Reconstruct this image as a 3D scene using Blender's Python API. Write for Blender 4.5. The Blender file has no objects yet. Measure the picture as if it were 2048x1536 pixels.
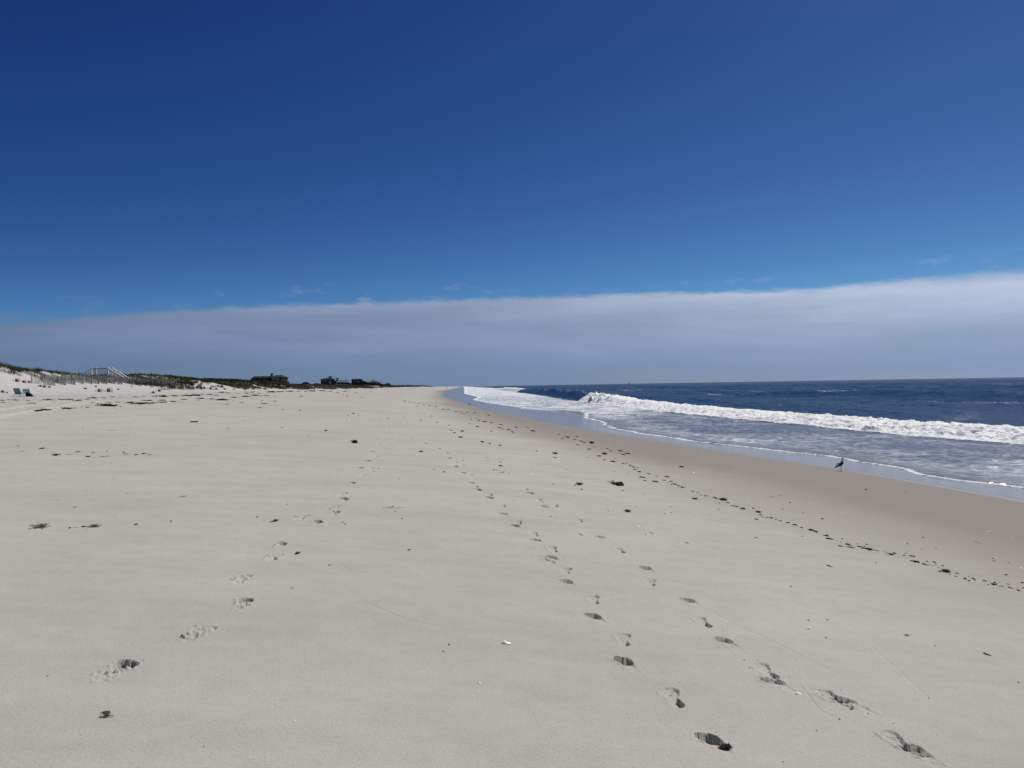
import bpy, math, random
import numpy as np
from mathutils import Matrix, Vector

random.seed(7)
rng = np.random.default_rng(11)
R = math.radians
C = bpy.context.scene.collection
scene = bpy.context.scene

# ------------------------------------------------------------------ colours and exposure
DETAIL = 1.0
EXPOSURE = 0.0
SKY_GAMMA = (1.92, 1.72, 1.29)
SKY_TINT = (0.385, 0.475, 0.80)
CLOUD_L = (3.0, 4.2, 6.9); CLOUD_R = (11.2, 12.4, 15.4)
HOR_L = (2.1, 3.4, 6.0); HOR_R = (4.3, 5.9, 9.4)
SAND_DK = (0.364, 0.352, 0.322); SAND_LT = (0.540, 0.524, 0.484)
DUNE_SAND = (0.48, 0.475, 0.46)
DAMP_SAND = (0.246, 0.226, 0.198); WET_SAND = (0.19, 0.17, 0.16)
DEEP_COL = (0.014, 0.046, 0.108); SHAL_COL = (0.13, 0.138, 0.165); RIM_COL = (0.20, 0.18, 0.15)
WAVE_BUMP = 0.28

# ------------------------------------------------------------------ camera
EYE = 3.3
F = 1577.0                      # focal length in pixels of the 2048 px wide photograph
cam_d = bpy.data.cameras.new("camera")
cam = bpy.data.objects.new("camera", cam_d)
C.objects.link(cam)
scene.camera = cam
cam_d.sensor_width = 36.0
cam_d.lens = 36.0 * F / 2048.0
cam_d.clip_start = 0.1
cam_d.clip_end = 60000.0
M_CAM = Matrix.Translation((0, 0, EYE)) @ Matrix.Rotation(R(90.12), 4, 'X') @ Matrix.Rotation(R(-0.955), 4, 'Z')
cam.matrix_world = M_CAM
ROT = np.array(M_CAM.to_3x3())

# ------------------------------------------------------------------ noise in numpy
def _hash(ix, iy, seed):
    h = (ix.astype(np.int64) * 374761393 + iy.astype(np.int64) * 668265263 + seed * 1442695041) & 0x7fffffff
    h = ((h ^ (h >> 13)) * 1274126177) & 0x7fffffff
    h = ((h ^ (h >> 16)) * 668265263) & 0x7fffffff
    return ((h ^ (h >> 15)) & 0xffff) / 65535.0

def vnoise(x, y, seed=0):
    x = np.asarray(x, float); y = np.asarray(y, float)
    ix = np.floor(x); iy = np.floor(y)
    fx = x - ix; fy = y - iy
    fx = fx * fx * fx * (fx * (fx * 6 - 15) + 10); fy = fy * fy * fy * (fy * (fy * 6 - 15) + 10)
    a = _hash(ix, iy, seed); b = _hash(ix + 1, iy, seed)
    c = _hash(ix, iy + 1, seed); d = _hash(ix + 1, iy + 1, seed)
    return (a + (b - a) * fx) * (1 - fy) + (c + (d - c) * fx) * fy - 0.5

def fbm(x, y, octaves=4, seed=0, gain=0.5):
    t = 0.0; a = 1.0
    for o in range(octaves):
        t = t + a * vnoise(x + 17.3 * o, y - 9.1 * o, seed + o * 31)
        x = x * 1.97 + y * 0.31; y = y * 2.03 - x * 0.12
        a *= gain
    return t

def sstep(a, b, x):
    t = np.clip((x - a) / (b - a), 0, 1)
    return t * t * (3 - 2 * t)

# ------------------------------------------------------------------ smooth curves
def smooth_table(xs, ys, lo, hi, n, sig):
    g = np.linspace(lo, hi, n)
    v = np.interp(g, xs, ys)
    k = int(sig * 3) + 1
    w = np.exp(-0.5 * (np.arange(-k, k + 1) / sig) ** 2); w /= w.sum()
    slope0 = v[1] - v[0]; slope1 = v[-1] - v[-2]
    p = np.concatenate([v[0] + slope0 * np.arange(-k, 0), v, v[-1] + slope1 * np.arange(1, k + 1)])
    return g, np.convolve(p, w, 'valid')

def warp(Y):
    return np.arcsinh(np.asarray(Y, float) / 25.0)

def along(pts, sig=14):
    ys = np.array([p[0] for p in pts], float); xs = np.array([p[1] for p in pts], float)
    g0 = np.linspace(warp(-400.), warp(12000.), 3000)
    Yg = 25 * np.sinh(g0)
    v = np.interp(Yg, ys, xs)
    k = int(sig * 3) + 1
    w = np.exp(-0.5 * (np.arange(-k, k + 1) / sig) ** 2); w /= w.sum()
    v2 = np.convolve(np.pad(v, k, mode='edge'), w, 'valid')
    return lambda Y: np.interp(warp(Y), g0, v2)

SHORE = [(-400, 105), (-50, 27), (0, 19.3), (24, 15.2), (35, 12.9), (46, 10.6), (60, 8.3), (80, 5.6), (153, -2.6),
         (372, -24), (1000, -62), (3000, -185), (9000, -560), (12000, -750)]
X_ref = along(SHORE, 20)
TOE = [(-400, -15), (0, -37), (100, -46.1), (200, -55), (350, -69), (1000, -125), (3000, -310), (9000, -885), (12000, -1185)]
X_toe = along(TOE, 20)
CREST = [(-400, 6.4), (0, 6.4), (60, 6.4), (86, 6.15), (95, 5.4), (104, 4.9), (112, 4.85), (121, 5.0), (130, 5.45), (138, 5.55), (150, 5.35),
         (165, 5.0), (176, 5.05), (202, 4.95), (230, 4.55), (281, 4.05), (340, 3.95), (420, 4.3), (600, 4.5), (1000, 4.6), (12000, 5.2)]
Z_crest = along(CREST, 6)
_ps, _pz = smooth_table([-400, -80, -65, -55, -45, -36, -26, -19, -15, -10, -4, 0, 40, 400],
                        [4.0, 3.8, 3.75, 3.55, 2.95, 2.42, 1.98, 1.68, 1.33, 0.86, 0.27, 0.0, -2.6, -4.0], -400, 400, 3201, 9)

def beach_profile(s):
    return np.interp(s, _ps, _pz)

def rut(X, Y, pts, half=0.85):
    # two wheel ruts along a polyline
    out = np.zeros_like(X)
    for (ax, ay), (bx, by) in zip(pts[:-1], pts[1:]):
        dx, dy = bx - ax, by - ay; L = math.hypot(dx, dy)
        t = ((X - ax) * dx + (Y - ay) * dy) / L
        n = ((X - ax) * dy - (Y - ay) * dx) / L
        m = (t > 0) & (t <= L)
        prof = 0
        for o in (-half, half):
            prof = prof - 0.07 * np.exp(-((n - o) / 0.2) ** 2) + 0.035 * np.exp(-((np.abs(n - o) - 0.36) / 0.12) ** 2)
        out = np.where(m, prof, out)
    return out

def z_sand(X, Y, detail=True):
    X = np.asarray(X, float); Y = np.asarray(Y, float)
    s = X - X_ref(Y)
    z = beach_profile(s)
    d = X_toe(Y) - X + 2.2 * fbm(X / 14, Y / 14, 2, 5)
    zc = Z_crest(Y)
    base = beach_profile(X_toe(Y) - X_ref(Y))
    rise = 0.62 * sstep(-1, 12.5, d) + 0.38 * sstep(4, 12.5, d) - 0.22 * sstep(14, 30, d)
    hum = (0.75 * fbm(X / 9, Y / 9, 3, 8) + 0.35 * fbm(X / 2.6, Y / 2.6, 2, 9)) * sstep(0, 9, d) * (0.75 - 0.35 * sstep(9, 13, d))
    z = z + np.where(d > -1, rise * (zc - base), 0) + hum
    if detail:
        dry = sstep(-9, -16, s)
        z = z + dry * (0.035 * fbm(X / 3.1, Y / 2.2, 3, 21) + 0.008 * fbm(X / 0.5, Y / 0.35, 2, 22))
        z = z + sstep(-30, -42, s) * 0.09 * fbm(X / 1.3, Y / 1.3, 3, 23)
    return z

def ray(px, py):
    v = ROT @ np.array([px - 1024.0, 768.0 - py, -F])
    return v / np.linalg.norm(v)

def at(px, py, tmax=6000.0, tmin=2.0):
    v = ray(px, py)
    t = np.geomspace(tmin, tmax, 2600)
    P = np.array([0, 0, EYE])[None, :] + t[:, None] * v[None, :]
    h = P[:, 2] - z_sand(P[:, 0], P[:, 1])
    i = np.argmax(h < 0)
    if h[i] >= 0:
        i = len(t) - 1
    a, b = t[max(i - 1, 0)], t[i]
    for _ in range(22):
        m = (a + b) / 2
        p = np.array([0, 0, EYE]) + m * v
        if p[2] - float(z_sand(p[0], p[1])) < 0: b = m
        else: a = m
    p = np.array([0, 0, EYE]) + a * v
    return p

def on_plane(px, py, z):
    v = ray(px, py)
    t = (z - EYE) / v[2]
    return t * v[0], t * v[1]

def at_depth(px, py, Y):
    v = ray(px, py)
    t = Y / v[1]
    return t * v[0], Y, EYE + t * v[2]

# ------------------------------------------------------------------ material helpers
def new_mat(name):
    m = bpy.data.materials.new(name); m.use_nodes = True
    nt = m.node_tree
    b = nt.nodes['Principled BSDF']
    return m, nt, b

def N(nt, t, **kw):
    n = nt.nodes.new(t)
    for k, v in kw.items():
        if k.startswith('i_'):
            key = k[2:]
            n.inputs[int(key) if key.isdigit() else key.replace('_', ' ')].default_value = v
        else: setattr(n, k, v)
    return n

def L(nt, a, b): nt.links.new(a, b)

def math_n(nt, op, a, b=None, c=None, clamp=False):
    n = nt.nodes.new('ShaderNodeMath'); n.operation = op; n.use_clamp = clamp
    for i, v in enumerate((a, b, c)):
        if v is None: continue
        if isinstance(v, (int, float)): n.inputs[i].default_value = v
        else: nt.links.new(v, n.inputs[i])
    return n.outputs[0]

def mix_col(nt, fac, a, b, blend='MIX'):
    n = nt.nodes.new('ShaderNodeMix'); n.data_type = 'RGBA'; n.blend_type = blend
    for sock, v in ((n.inputs[0], fac), (n.inputs[6], a), (n.inputs[7], b)):
        if isinstance(v, (int, float)): sock.default_value = v
        elif isinstance(v, tuple): sock.default_value = (*v, 1) if len(v) == 3 else v
        else: nt.links.new(v, sock)
    return n.outputs[2]

def maprange(nt, v, a, b, c=0.0, d=1.0, interp='SMOOTHSTEP'):
    n = nt.nodes.new('ShaderNodeMapRange'); n.interpolation_type = interp
    nt.links.new(v, n.inputs[0])
    for i, x in enumerate((a, b, c, d)):
        if isinstance(x, (int, float)): n.inputs[i + 1].default_value = x
        else: nt.links.new(x, n.inputs[i + 1])
    return n.outputs[0]

def simple_mat(name, col, rough=0.7, var=0.25, scale=12.0, bump=0.3, spec=0.4):
    m, nt, b = new_mat(name)
    tc = N(nt, 'ShaderNodeTexCoord')
    n1 = N(nt, 'ShaderNodeTexNoise', i_Scale=scale, i_Detail=5.0)
    L(nt, tc.outputs['Object'], n1.inputs['Vector'])
    f = maprange(nt, n1.outputs['Fac'], 0.3, 0.7)
    dark = tuple(c * (1 - var) for c in col); lite = tuple(min(1, c * (1 + var)) for c in col)
    L(nt, mix_col(nt, f, dark, lite), b.inputs['Base Color'])
    b.inputs['Roughness'].default_value = rough
    b.inputs['Specular IOR Level'].default_value = spec
    if bump:
        bp = N(nt, 'ShaderNodeBump', i_Strength=bump, i_Distance=0.02)
        L(nt, n1.outputs['Fac'], bp.inputs['Height']); L(nt, bp.outputs[0], b.inputs['Normal'])
    return m

# ------------------------------------------------------------------ object helpers
def mesh_obj(name, verts, faces, mats, parent=None, smooth=False, midx=None):
    me = bpy.data.meshes.new(name)
    me.from_pydata([tuple(v) for v in verts], [], faces)
    if not isinstance(mats, (list, tuple)): mats = [mats]
    for m in mats: me.materials.append(m)
    if midx is not None: me.polygons.foreach_set('material_index', midx)
    if smooth: me.polygons.foreach_set('use_smooth', [True] * len(me.polygons))
    me.update()
    o = bpy.data.objects.new(name, me); C.objects.link(o)
    if parent is not None: o.parent = parent
    return o

def big_mesh(name, V, quads, mat, smooth=True, attrs=None, tris=None):
    me = bpy.data.meshes.new(name)
    nq = len(quads); nt_ = 0 if tris is None else len(tris)
    me.vertices.add(len(V)); me.vertices.foreach_set('co', V.astype(np.float32).ravel())
    loops = quads.ravel() if tris is None else np.concatenate([quads.ravel(), tris.ravel()])
    me.loops.add(len(loops)); me.loops.foreach_set('vertex_index', loops.astype(np.int32))
    me.polygons.add(nq + nt_)
    st = np.arange(nq) * 4
    tot = np.full(nq, 4)
    if tris is not None:
        st = np.concatenate([st, nq * 4 + np.arange(nt_) * 3]); tot = np.concatenate([tot, np.full(nt_, 3)])
    me.polygons.foreach_set('loop_start', st.astype(np.int32))
    me.polygons.foreach_set('loop_total', tot.astype(np.int32))
    if smooth: me.polygons.foreach_set('use_smooth', np.ones(nq + nt_, bool))
    me.materials.append(mat)
    for k, v in (attrs or {}).items():
        a = me.attributes.new(k, 'FLOAT', 'POINT'); a.data.foreach_set('value', v.astype(np.float32).ravel())
    me.update(calc_edges=True); me.validate()
    o = bpy.data.objects.new(name, me); C.objects.link(o)
    return o

def tag(o, label=None, cat=None, group=None, kind=None):
    if label: o['label'] = label
    if cat: o['category'] = cat
    if group: o['group'] = group
    if kind: o['kind'] = kind
    return o

def empty(name, loc, rz=0.0):
    o = bpy.data.objects.new(name, None); C.objects.link(o)
    o.location = loc; o.rotation_euler = (0, 0, rz)
    o.empty_display_size = 0.1
    return o

class MB:
    def __init__(s): s.v = []; s.f = []; s.m = []
    def add(s, v, f, m=0):
        k = len(s.v); s.v += [tuple(p) for p in v]; s.f += [tuple(i + k for i in q) for q in f]; s.m += [m] * len(f); return s
    def box(s, x0, x1, y0, y1, z0, z1, m=0):
        return s.add([(x0, y0, z0), (x1, y0, z0), (x1, y1, z0), (x0, y1, z0), (x0, y0, z1), (x1, y0, z1), (x1, y1, z1), (x0, y1, z1)],
                     [(0, 3, 2, 1), (4, 5, 6, 7), (0, 1, 5, 4), (1, 2, 6, 5), (2, 3, 7, 6), (3, 0, 4, 7)], m)
    def bar(s, a, b, w, h, m=0, up=(0, 0, 1)):
        a = Vector(a); b = Vector(b); d = (b - a).normalized()
        u = Vector(up)
        if abs(d.dot(u)) > 0.98: u = Vector((0, 1, 0))
        r = d.cross(u).normalized() * w / 2; t = r.cross(d).normalized() * h / 2
        v = [a - r - t, a + r - t, a + r + t, a - r + t, b - r - t, b + r - t, b + r + t, b - r + t]
        return s.add(v, [(0, 1, 2, 3), (7, 6, 5, 4), (0, 4, 5, 1), (1, 5, 6, 2), (2, 6, 7, 3), (3, 7, 4, 0)], m)
    def tube(s, pts, rad, n=8, m=0, cap=True):
        pts = [Vector(p) for p in pts]
        if not hasattr(rad, '__len__'): rad = [rad] * len(pts)
        vs = []; fs = []
        for i, p in enumerate(pts):
            d = (pts[min(i + 1, len(pts) - 1)] - pts[max(i - 1, 0)]).normalized()
            u = Vector((0, 0, 1)) if abs(d.z) < 0.9 else Vector((1, 0, 0))
            r = d.cross(u).normalized(); t = r.cross(d)
            for k in range(n):
                a = 2 * math.pi * k / n
                vs.append(p + (r * math.cos(a) + t * math.sin(a)) * rad[i])
        for i in range(len(pts) - 1):
            for k in range(n):
                fs.append((i * n + k, i * n + (k + 1) % n, (i + 1) * n + (k + 1) % n, (i + 1) * n + k))
        if cap:
            fs.append(tuple(range(n - 1, -1, -1))); fs.append(tuple((len(pts) - 1) * n + k for k in range(n)))
        return s.add(vs, fs, m)
    def loft(s, rings, n=12, m=0):
        # rings: (centre, radius sideways (y), radius in the plane (normal), tilt of ring)
        vs = []; fs = []
        for (cx, cy, cz, ry, rz, tilt) in rings:
            for k in range(n):
                a = 2 * math.pi * k / n
                yy = math.cos(a) * ry; q = math.sin(a) * rz
                vs.append((cx - q * math.sin(tilt), cy + yy, cz + q * math.cos(tilt)))
        for i in range(len(rings) - 1):
            for k in range(n):
                fs.append((i * n + k, (i + 1) * n + k, (i + 1) * n + (k + 1) % n, i * n + (k + 1) % n))
        fs.append(tuple(range(n))); fs.append(tuple((len(rings) - 1) * n + k for k in range(n - 1, -1, -1)))
        return s.add(vs, fs, m)
    def build(s, name, mats, parent=None, smooth=False):
        return mesh_obj(name, s.v, s.f, mats, parent, smooth, s.m)

def copy_tree(o, parent=None):
    c = o.copy(); C.objects.link(c)
    if parent is not None: c.parent = parent
    for ch in list(o.children): copy_tree(ch, c)
    return c

# ------------------------------------------------------------------ light and sky
SUN_AZ, SUN_EL = R(40), R(52)
sun_d = bpy.data.lights.new("sun", 'SUN'); sun_d.energy = 4.0; sun_d.angle = R(0.53); sun_d.color = (1.0, 0.955, 0.89)
sun = bpy.data.objects.new("sun", sun_d); C.objects.link(sun)
S = Vector((math.sin(SUN_AZ) * math.cos(SUN_EL), math.cos(SUN_AZ) * math.cos(SUN_EL), math.sin(SUN_EL)))
sun.rotation_euler = S.to_track_quat('Z', 'Y').to_euler()
sun.location = (0, 0, 60)

world = bpy.data.worlds.new("World"); scene.world = world; world.use_nodes = True
nt = world.node_tree
bg = nt.nodes['Background']; bg.inputs['Strength'].default_value = 0.05
sky = N(nt, 'ShaderNodeTexSky'); sky.sky_type = 'NISHITA'; sky.sun_disc = False
sky.sun_elevation = SUN_EL; sky.sun_rotation = SUN_AZ
sky.altitude = 0; sky.air_density = 0.5; sky.dust_density = 0.25; sky.ozone_density = 6.0
tc = N(nt, 'ShaderNodeTexCoord')
sep = N(nt, 'ShaderNodeSeparateXYZ'); L(nt, tc.outputs['Generated'], sep.inputs[0])
sx, sy, sz = sep.outputs
az = math_n(nt, 'ARCTAN2', sx, sy)
hyp = math_n(nt, 'SQRT', math_n(nt, 'ADD', math_n(nt, 'MULTIPLY', sx, sx), math_n(nt, 'MULTIPLY', sy, sy)))
el = math_n(nt, 'DIVIDE', sz, hyp)
# clear sky a little deeper than the model, as a polarised clear autumn sky is
ssep = N(nt, 'ShaderNodeSeparateColor'); L(nt, sky.outputs[0], ssep.inputs[0])
scmb = N(nt, 'ShaderNodeCombineColor')
for i in range(3):
    L(nt, math_n(nt, 'MULTIPLY', math_n(nt, 'POWER', ssep.outputs[i], SKY_GAMMA[i]), SKY_TINT[i]), scmb.inputs[i])
clear = scmb.outputs[0]
# far bank of thin cloud: its upper edge follows the bearing
azn = maprange(nt, az, -math.pi, math.pi, 0.0, 1.0, 'LINEAR')
fc = N(nt, 'ShaderNodeFloatCurve'); L(nt, azn, fc.inputs['Value'])
cv = fc.mapping.curves[0]
def az_of(px): 
    v = ray(px, 600); return math.atan2(v[0], v[1])
EDGE = [(0, 643), (200, 628), (500, 611), (700, 604), (850, 599), (1100, 591), (1300, 584), (1600, 576), (1800, 556), (2048, 533)]
pts = []
for px, py in EDGE:
    v = ray(px, py); pts.append(((math.atan2(v[0], v[1]) / (2 * math.pi)) + 0.5, v[2] / math.hypot(v[0], v[1])))
pts = [(0.0, 0.05), (0.3, 0.05)] + pts + [(0.68, 0.13), (0.85, 0.09), (1.0, 0.05)]
cv.points[0].location = (pts[0][0], pts[0][1] * 5); cv.points[1].location = (pts[-1][0], pts[-1][1] * 5)
for a, e in pts[1:-1]: cv.points.new(a, e * 5)
fc.mapping.update()
edge = math_n(nt, 'DIVIDE', fc.outputs[0], 5.0)
cmb = N(nt, 'ShaderNodeCombineXYZ'); L(nt, math_n(nt, 'MULTIPLY', az, 9.0), cmb.inputs[0]); L(nt, math_n(nt, 'MULTIPLY', el, 30.0), cmb.inputs[1])
nz = N(nt, 'ShaderNodeTexNoise', i_Scale=3.2, i_Detail=8.0, i_Roughness=0.62); L(nt, cmb.outputs[0], nz.inputs['Vector'])
cmb2 = N(nt, 'ShaderNodeCombineXYZ'); L(nt, math_n(nt, 'MULTIPLY', az, 3.0), cmb2.inputs[0]); L(nt, math_n(nt, 'MULTIPLY', el, 26.0), cmb2.inputs[1]); cmb2.inputs[2].default_value = 4.0
nz2 = N(nt, 'ShaderNodeTexNoise', i_Scale=1.2, i_Detail=5.0, i_Roughness=0.55); L(nt, cmb2.outputs[0], nz2.inputs['Vector'])
wob = math_n(nt, 'MULTIPLY', math_n(nt, 'SUBTRACT', nz.outputs['Fac'], 0.5), 0.015)
below = math_n(nt, 'SUBTRACT', math_n(nt, 'ADD', edge, wob), el)          # > 0 inside the bank
dens = maprange(nt, below, -0.0022, maprange(nt, az, 0.30, 0.62, 0.0070, 0.017))
# brightest near the top edge, thinning into blue-grey towards the horizon
top = maprange(nt, below, 0.0, 0.105, 1.0, 0.0, 'LINEAR')
warm = maprange(nt, az, -0.58, 0.58, 0.0, 1.0, 'LINEAR')
hi = mix_col(nt, warm, CLOUD_L, CLOUD_R)
lo = mix_col(nt, warm, HOR_L, HOR_R)
ccol = mix_col(nt, math_n(nt, 'POWER', top, 1.3), lo, hi)
mott = maprange(nt, nz2.outputs['Fac'], 0.3, 0.72, 0.86, 1.12, 'LINEAR')
mottc = N(nt, 'ShaderNodeCombineColor'); [L(nt, mott, mottc.inputs[i]) for i in range(3)]
ccol = mix_col(nt, 1.0, ccol, mottc.outputs[0], 'MULTIPLY')
opac = math_n(nt, 'MULTIPLY', dens, maprange(nt, nz2.outputs['Fac'], 0.2, 0.6, 0.80, 0.97, 'LINEAR'))
# a few wisps just above the edge
wz = N(nt, 'ShaderNodeTexNoise', i_Scale=2.6, i_Detail=6.0, i_Roughness=0.6); L(nt, cmb.outputs[0], wz.inputs['Vector'])
band = math_n(nt, 'MULTIPLY', maprange(nt, below, -0.028, -0.008), maprange(nt, below, -0.001, 0.004, 1.0, 0.0))
wisp = math_n(nt, 'MULTIPLY', math_n(nt, 'MULTIPLY', maprange(nt, wz.outputs['Fac'], 0.53, 0.70), band), maprange(nt, az, -0.25, 0.05, 0.5, 0.12))
fac = math_n(nt, 'MAXIMUM', opac, wisp)
scol = mix_col(nt, fac, clear, ccol)
L(nt, scol, bg.inputs['Color'])

scene.view_settings.view_transform = 'Standard'; scene.view_settings.look = 'None'
scene.view_settings.exposure = EXPOSURE; scene.view_settings.gamma = 1.0
scene.render.engine = 'CYCLES'
scene.cycles.max_bounces = 5; scene.cycles.diffuse_bounces = 1; scene.cycles.glossy_bounces = 3
scene.cycles.transmission_bounces = 3; scene.cycles.caustics_reflective = False; scene.cycles.caustics_refractive = False
scene.cycles.sample_clamp_indirect = 4.0

# ------------------------------------------------------------------ footprints pressed into the sand
_fw_u = np.array([-.52, -.5, -.45, -.36, -.22, -.05, .12, .28, .38, .46, .5, .52]) * 0.27
_fw_w = np.array([0, .018, .031, .038, .033, .031, .044, .053, .051, .040, .022, 0])
_fw_c = np.array([0, 0, 0, 0, .004, .010, .006, 0, -.004, -.010, -.014, -.016])
_fw_d = np.array([.6, 1.1, 1.25, 1.05, .6, .35, .55, .7, .75, 1.1, 1.2, .9])

TRAIL_A = [(1432, 1490), (1345, 1395), (1255, 1330), (1246, 1279), (1194, 1238), (1186, 1199), (1138, 1167), (1131, 1141), (1108, 1118), (1105, 1098),
           (1076, 1082), (1068, 1068), (1032, 1053), (1036, 1045), (1009, 1029), (1004, 1012), (980, 996), (979, 989), (958, 980), (951, 973),
           (943, 966), (939, 950), (928, 946), (924, 930), (911, 933), (911, 924), (899, 916), (893, 906), (878, 897), (865, 893), (851, 887), (834, 881),
           (824, 876), (812, 867), (803, 861), (791, 855), (777, 851), (768, 846), (757, 841), (748, 838)]
TRAIL_B = [(1848, 1514), (1800, 1486), (1710, 1412), (1668, 1399), (1562, 1372), (1532, 1342), (1458, 1288), (1405, 1244), (1385, 1206), (1300, 1165), (1296, 1140),
           (1238, 1100), (1205, 1076), (1158, 1041), (1092, 1014), (1078, 1000), (1062, 987), (1050, 978), (1003, 945), (990, 940), (975, 922), (968, 915)]
TRAIL_C = [(232, 1340), (392, 1266), (486, 1206), (481, 1158), (561, 1090), (546, 1114), (634, 1046), (601, 1034), (671, 1026), (664, 1013), (688, 999), (684, 988),
           (705, 966), (726, 951), (722, 936), (742, 936), (735, 922), (752, 913), (744, 903), (756, 888), (752, 878), (757, 870)]
prints = []
_SUNX, _SUNY = math.sin(SUN_AZ), math.cos(SUN_AZ)
for trail, depth, rough, keep in ((TRAIL_A, 0.040, 0.12, 1.0), (TRAIL_B, 0.026, 0.22, 0.9), (TRAIL_C, 0.036, 1.0, 1.0)):
    W = [at(*p) for p in trail]
    for i, p in enumerate(W):
        a = W[max(i - 2, 0)]; b = W[min(i + 2, len(W) - 1)]
        hd = math.atan2(b[1] - a[1], b[0] - a[0])
        side = 1 if i % 2 else -1
        prints.append((p[0], p[1], hd + side * R(-7) + R(rng.uniform(-6, 6)), depth * rng.uniform(0.8, 1.15), rough, side))
# a few scuffed marks away from the trails
for px, py, hd in ((1108, 1010, 1.6), (785, 1016, 0.2), (1090, 1120, 2.0)):
    p = at(px, py); prints.append((p[0], p[1], hd, 0.016, 1.0, 1))

def add_prints(X, Y, Z):
    near = (np.abs(X) < 14) & (Y > 1.5) & (Y < 46)
    idx = np.nonzero(near)[0]
    x = X[idx]; y = Y[idx]; dz = np.zeros(len(idx))
    order = np.argsort(y); ys = y[order]
    for (cx, cy, hd, dep, rough, side) in prints:
        lo, hi = np.searchsorted(ys, [cy - 0.34, cy + 0.34])
        sub = order[lo:hi]; sub = sub[np.abs(x[sub] - cx) < 0.34]
        dx = x[sub] - cx; dy = y[sub] - cy
        u = dx * math.cos(hd) + dy * math.sin(hd); v = (-dx * math.sin(hd) + dy * math.cos(hd)) * side
        wob = 0.006 + rough * 0.020
        u = u + wob * fbm(x[sub] * 22, y[sub] * 22, 2, 40); v = v + wob * 1.3 * fbm(x[sub] * 19, y[sub] * 19, 2, 41)
        grow = 1.0 + 0.2 * rough
        w = np.interp(u / grow, _fw_u, _fw_w, 0, 0) * grow; c = np.interp(u, _fw_u, _fw_c)
        dep = dep * (1 + 1.9 * float(sstep(5.5, 15, cy)))
        e = w - np.abs(v - c)
        end = np.minimum(u + 0.52 * .27 * grow, 0.52 * .27 * grow - u)
        e = np.minimum(e, end)
        # the crust gives way deepest on the far side; the near side is a gentle ramp
        sd = (dx * _SUNX + dy * _SUNY) / 0.055
        ramp = sstep(-1.0, 1.0, sd)
        if side > 0:   # a long curved wall, deepest at the heel
            kk = (-math.sin(hd) * _SUNX + math.cos(hd) * _SUNY) * side
            ramp = sstep(-0.5, 0.85, (v - c) * (1 if kk > 0 else -1) / np.maximum(w, 0.01))
            d = np.interp(u, [-.14, -.09, -.02, .06, .14], [1.0, 1.05, .85, .65, .40])
        else:          # a deep toe and a shallow rest
            d = np.interp(u, [-.14, -.08, 0, .05, .09, .14], [.45, .30, .18, .70, 1.2, 1.25])
        patch_ = 0.60 + 0.7 * np.clip(fbm(x[sub] * 14, y[sub] * 14, 2, 46) + .5, 0, 1) if rough > .2 else 1.0
        soft = 0.003 + 0.022 * (1 - ramp)
        inside = sstep(0, 1, (e + 0.001) / soft)
        cut = dep * d * (0.15 + 0.85 * ramp) * patch_
        rim = np.exp(-((e + 0.010) / 0.009) ** 2) * (0.002 + 0.007 * np.clip(vnoise(x[sub] * 34, y[sub] * 34, 43) + 0.1, 0, 1)) * sstep(-.17, .06, u)
        env = np.exp(-(u / 0.16) ** 4 - (v / 0.085) ** 4)
        lump = np.clip(fbm(x[sub] * 42, y[sub] * 42, 3, 44) - 0.14, 0, 1) * 0.05 * env * (0.08 + rough)
        rid = np.abs(fbm(x[sub] * 24, y[sub] * 24, 3, 47))
        crack = -sstep(0.055, 0.0, rid) * (0.002 + 0.016 * rough) * env * (np.clip(fbm(x[sub] * 9, y[sub] * 9, 2, 48) + .3, 0, 1))
        dz[sub] += -cut * inside + rim + lump + crack
    Z[idx] += dz
    return Z

# faint thin drag lines left by blown stalks
DRAGS = [[(1425, 1225), (1480, 1253), (1560, 1290), (1660, 1340)], [(1600, 1370), (1640, 1420), (1680, 1440)], [(740, 1208), (800, 1234), (870, 1252)],
         [(1740, 1290), (1840, 1380), (1860, 1398)], [(660, 1115), (700, 1140), (745, 1148)]]

def add_drags(X, Y, Z):
    m = np.nonzero((np.abs(X) < 8) & (Y > 2) & (Y < 14))[0]
    x = X[m]; y = Y[m]; dz = np.zeros(len(m))
    for line in DRAGS:
        P = [at(*p)[:2] for p in line]
        for (ax, ay), (bx, by) in zip(P[:-1], P[1:]):
            dx, dy = bx - ax, by - ay; Ln = math.hypot(dx, dy)
            t = ((x - ax) * dx + (y - ay) * dy) / Ln; n = ((x - ax) * dy - (y - ay) * dx) / Ln
            k = (t > 0) & (t < Ln) & (np.abs(n) < 0.05)
            dz[k] = np.minimum(dz[k], -0.004 * np.exp(-(n[k] / 0.006) ** 2))
    Z[m] += dz
    return Z

RUTS = [[at(-140, 846)[:2], at(0, 826)[:2], at(60, 817)[:2], at(120, 807)[:2], at(190, 800.5)[:2]]]

def polar(angles, radii, zf):
    A, Rr = np.meshgrid(angles, radii)
    X = (Rr * np.sin(A)).ravel(); Y = (Rr * np.cos(A)).ravel()
    Z = zf(X, Y)
    na, nr = len(angles), len(radii)
    i = np.arange(nr - 1)[:, None] * na + np.arange(na - 1)[None, :]
    i = i.ravel()
    q = np.stack([i, i + 1, i + na + 1, i + na], 1)[:, ::-1]
    return np.stack([X, Y, Z], 1), q

def geo(a, b, k): return np.geomspace(a, b, int(math.log(b / a) / k) + 2)[:-1]

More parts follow.
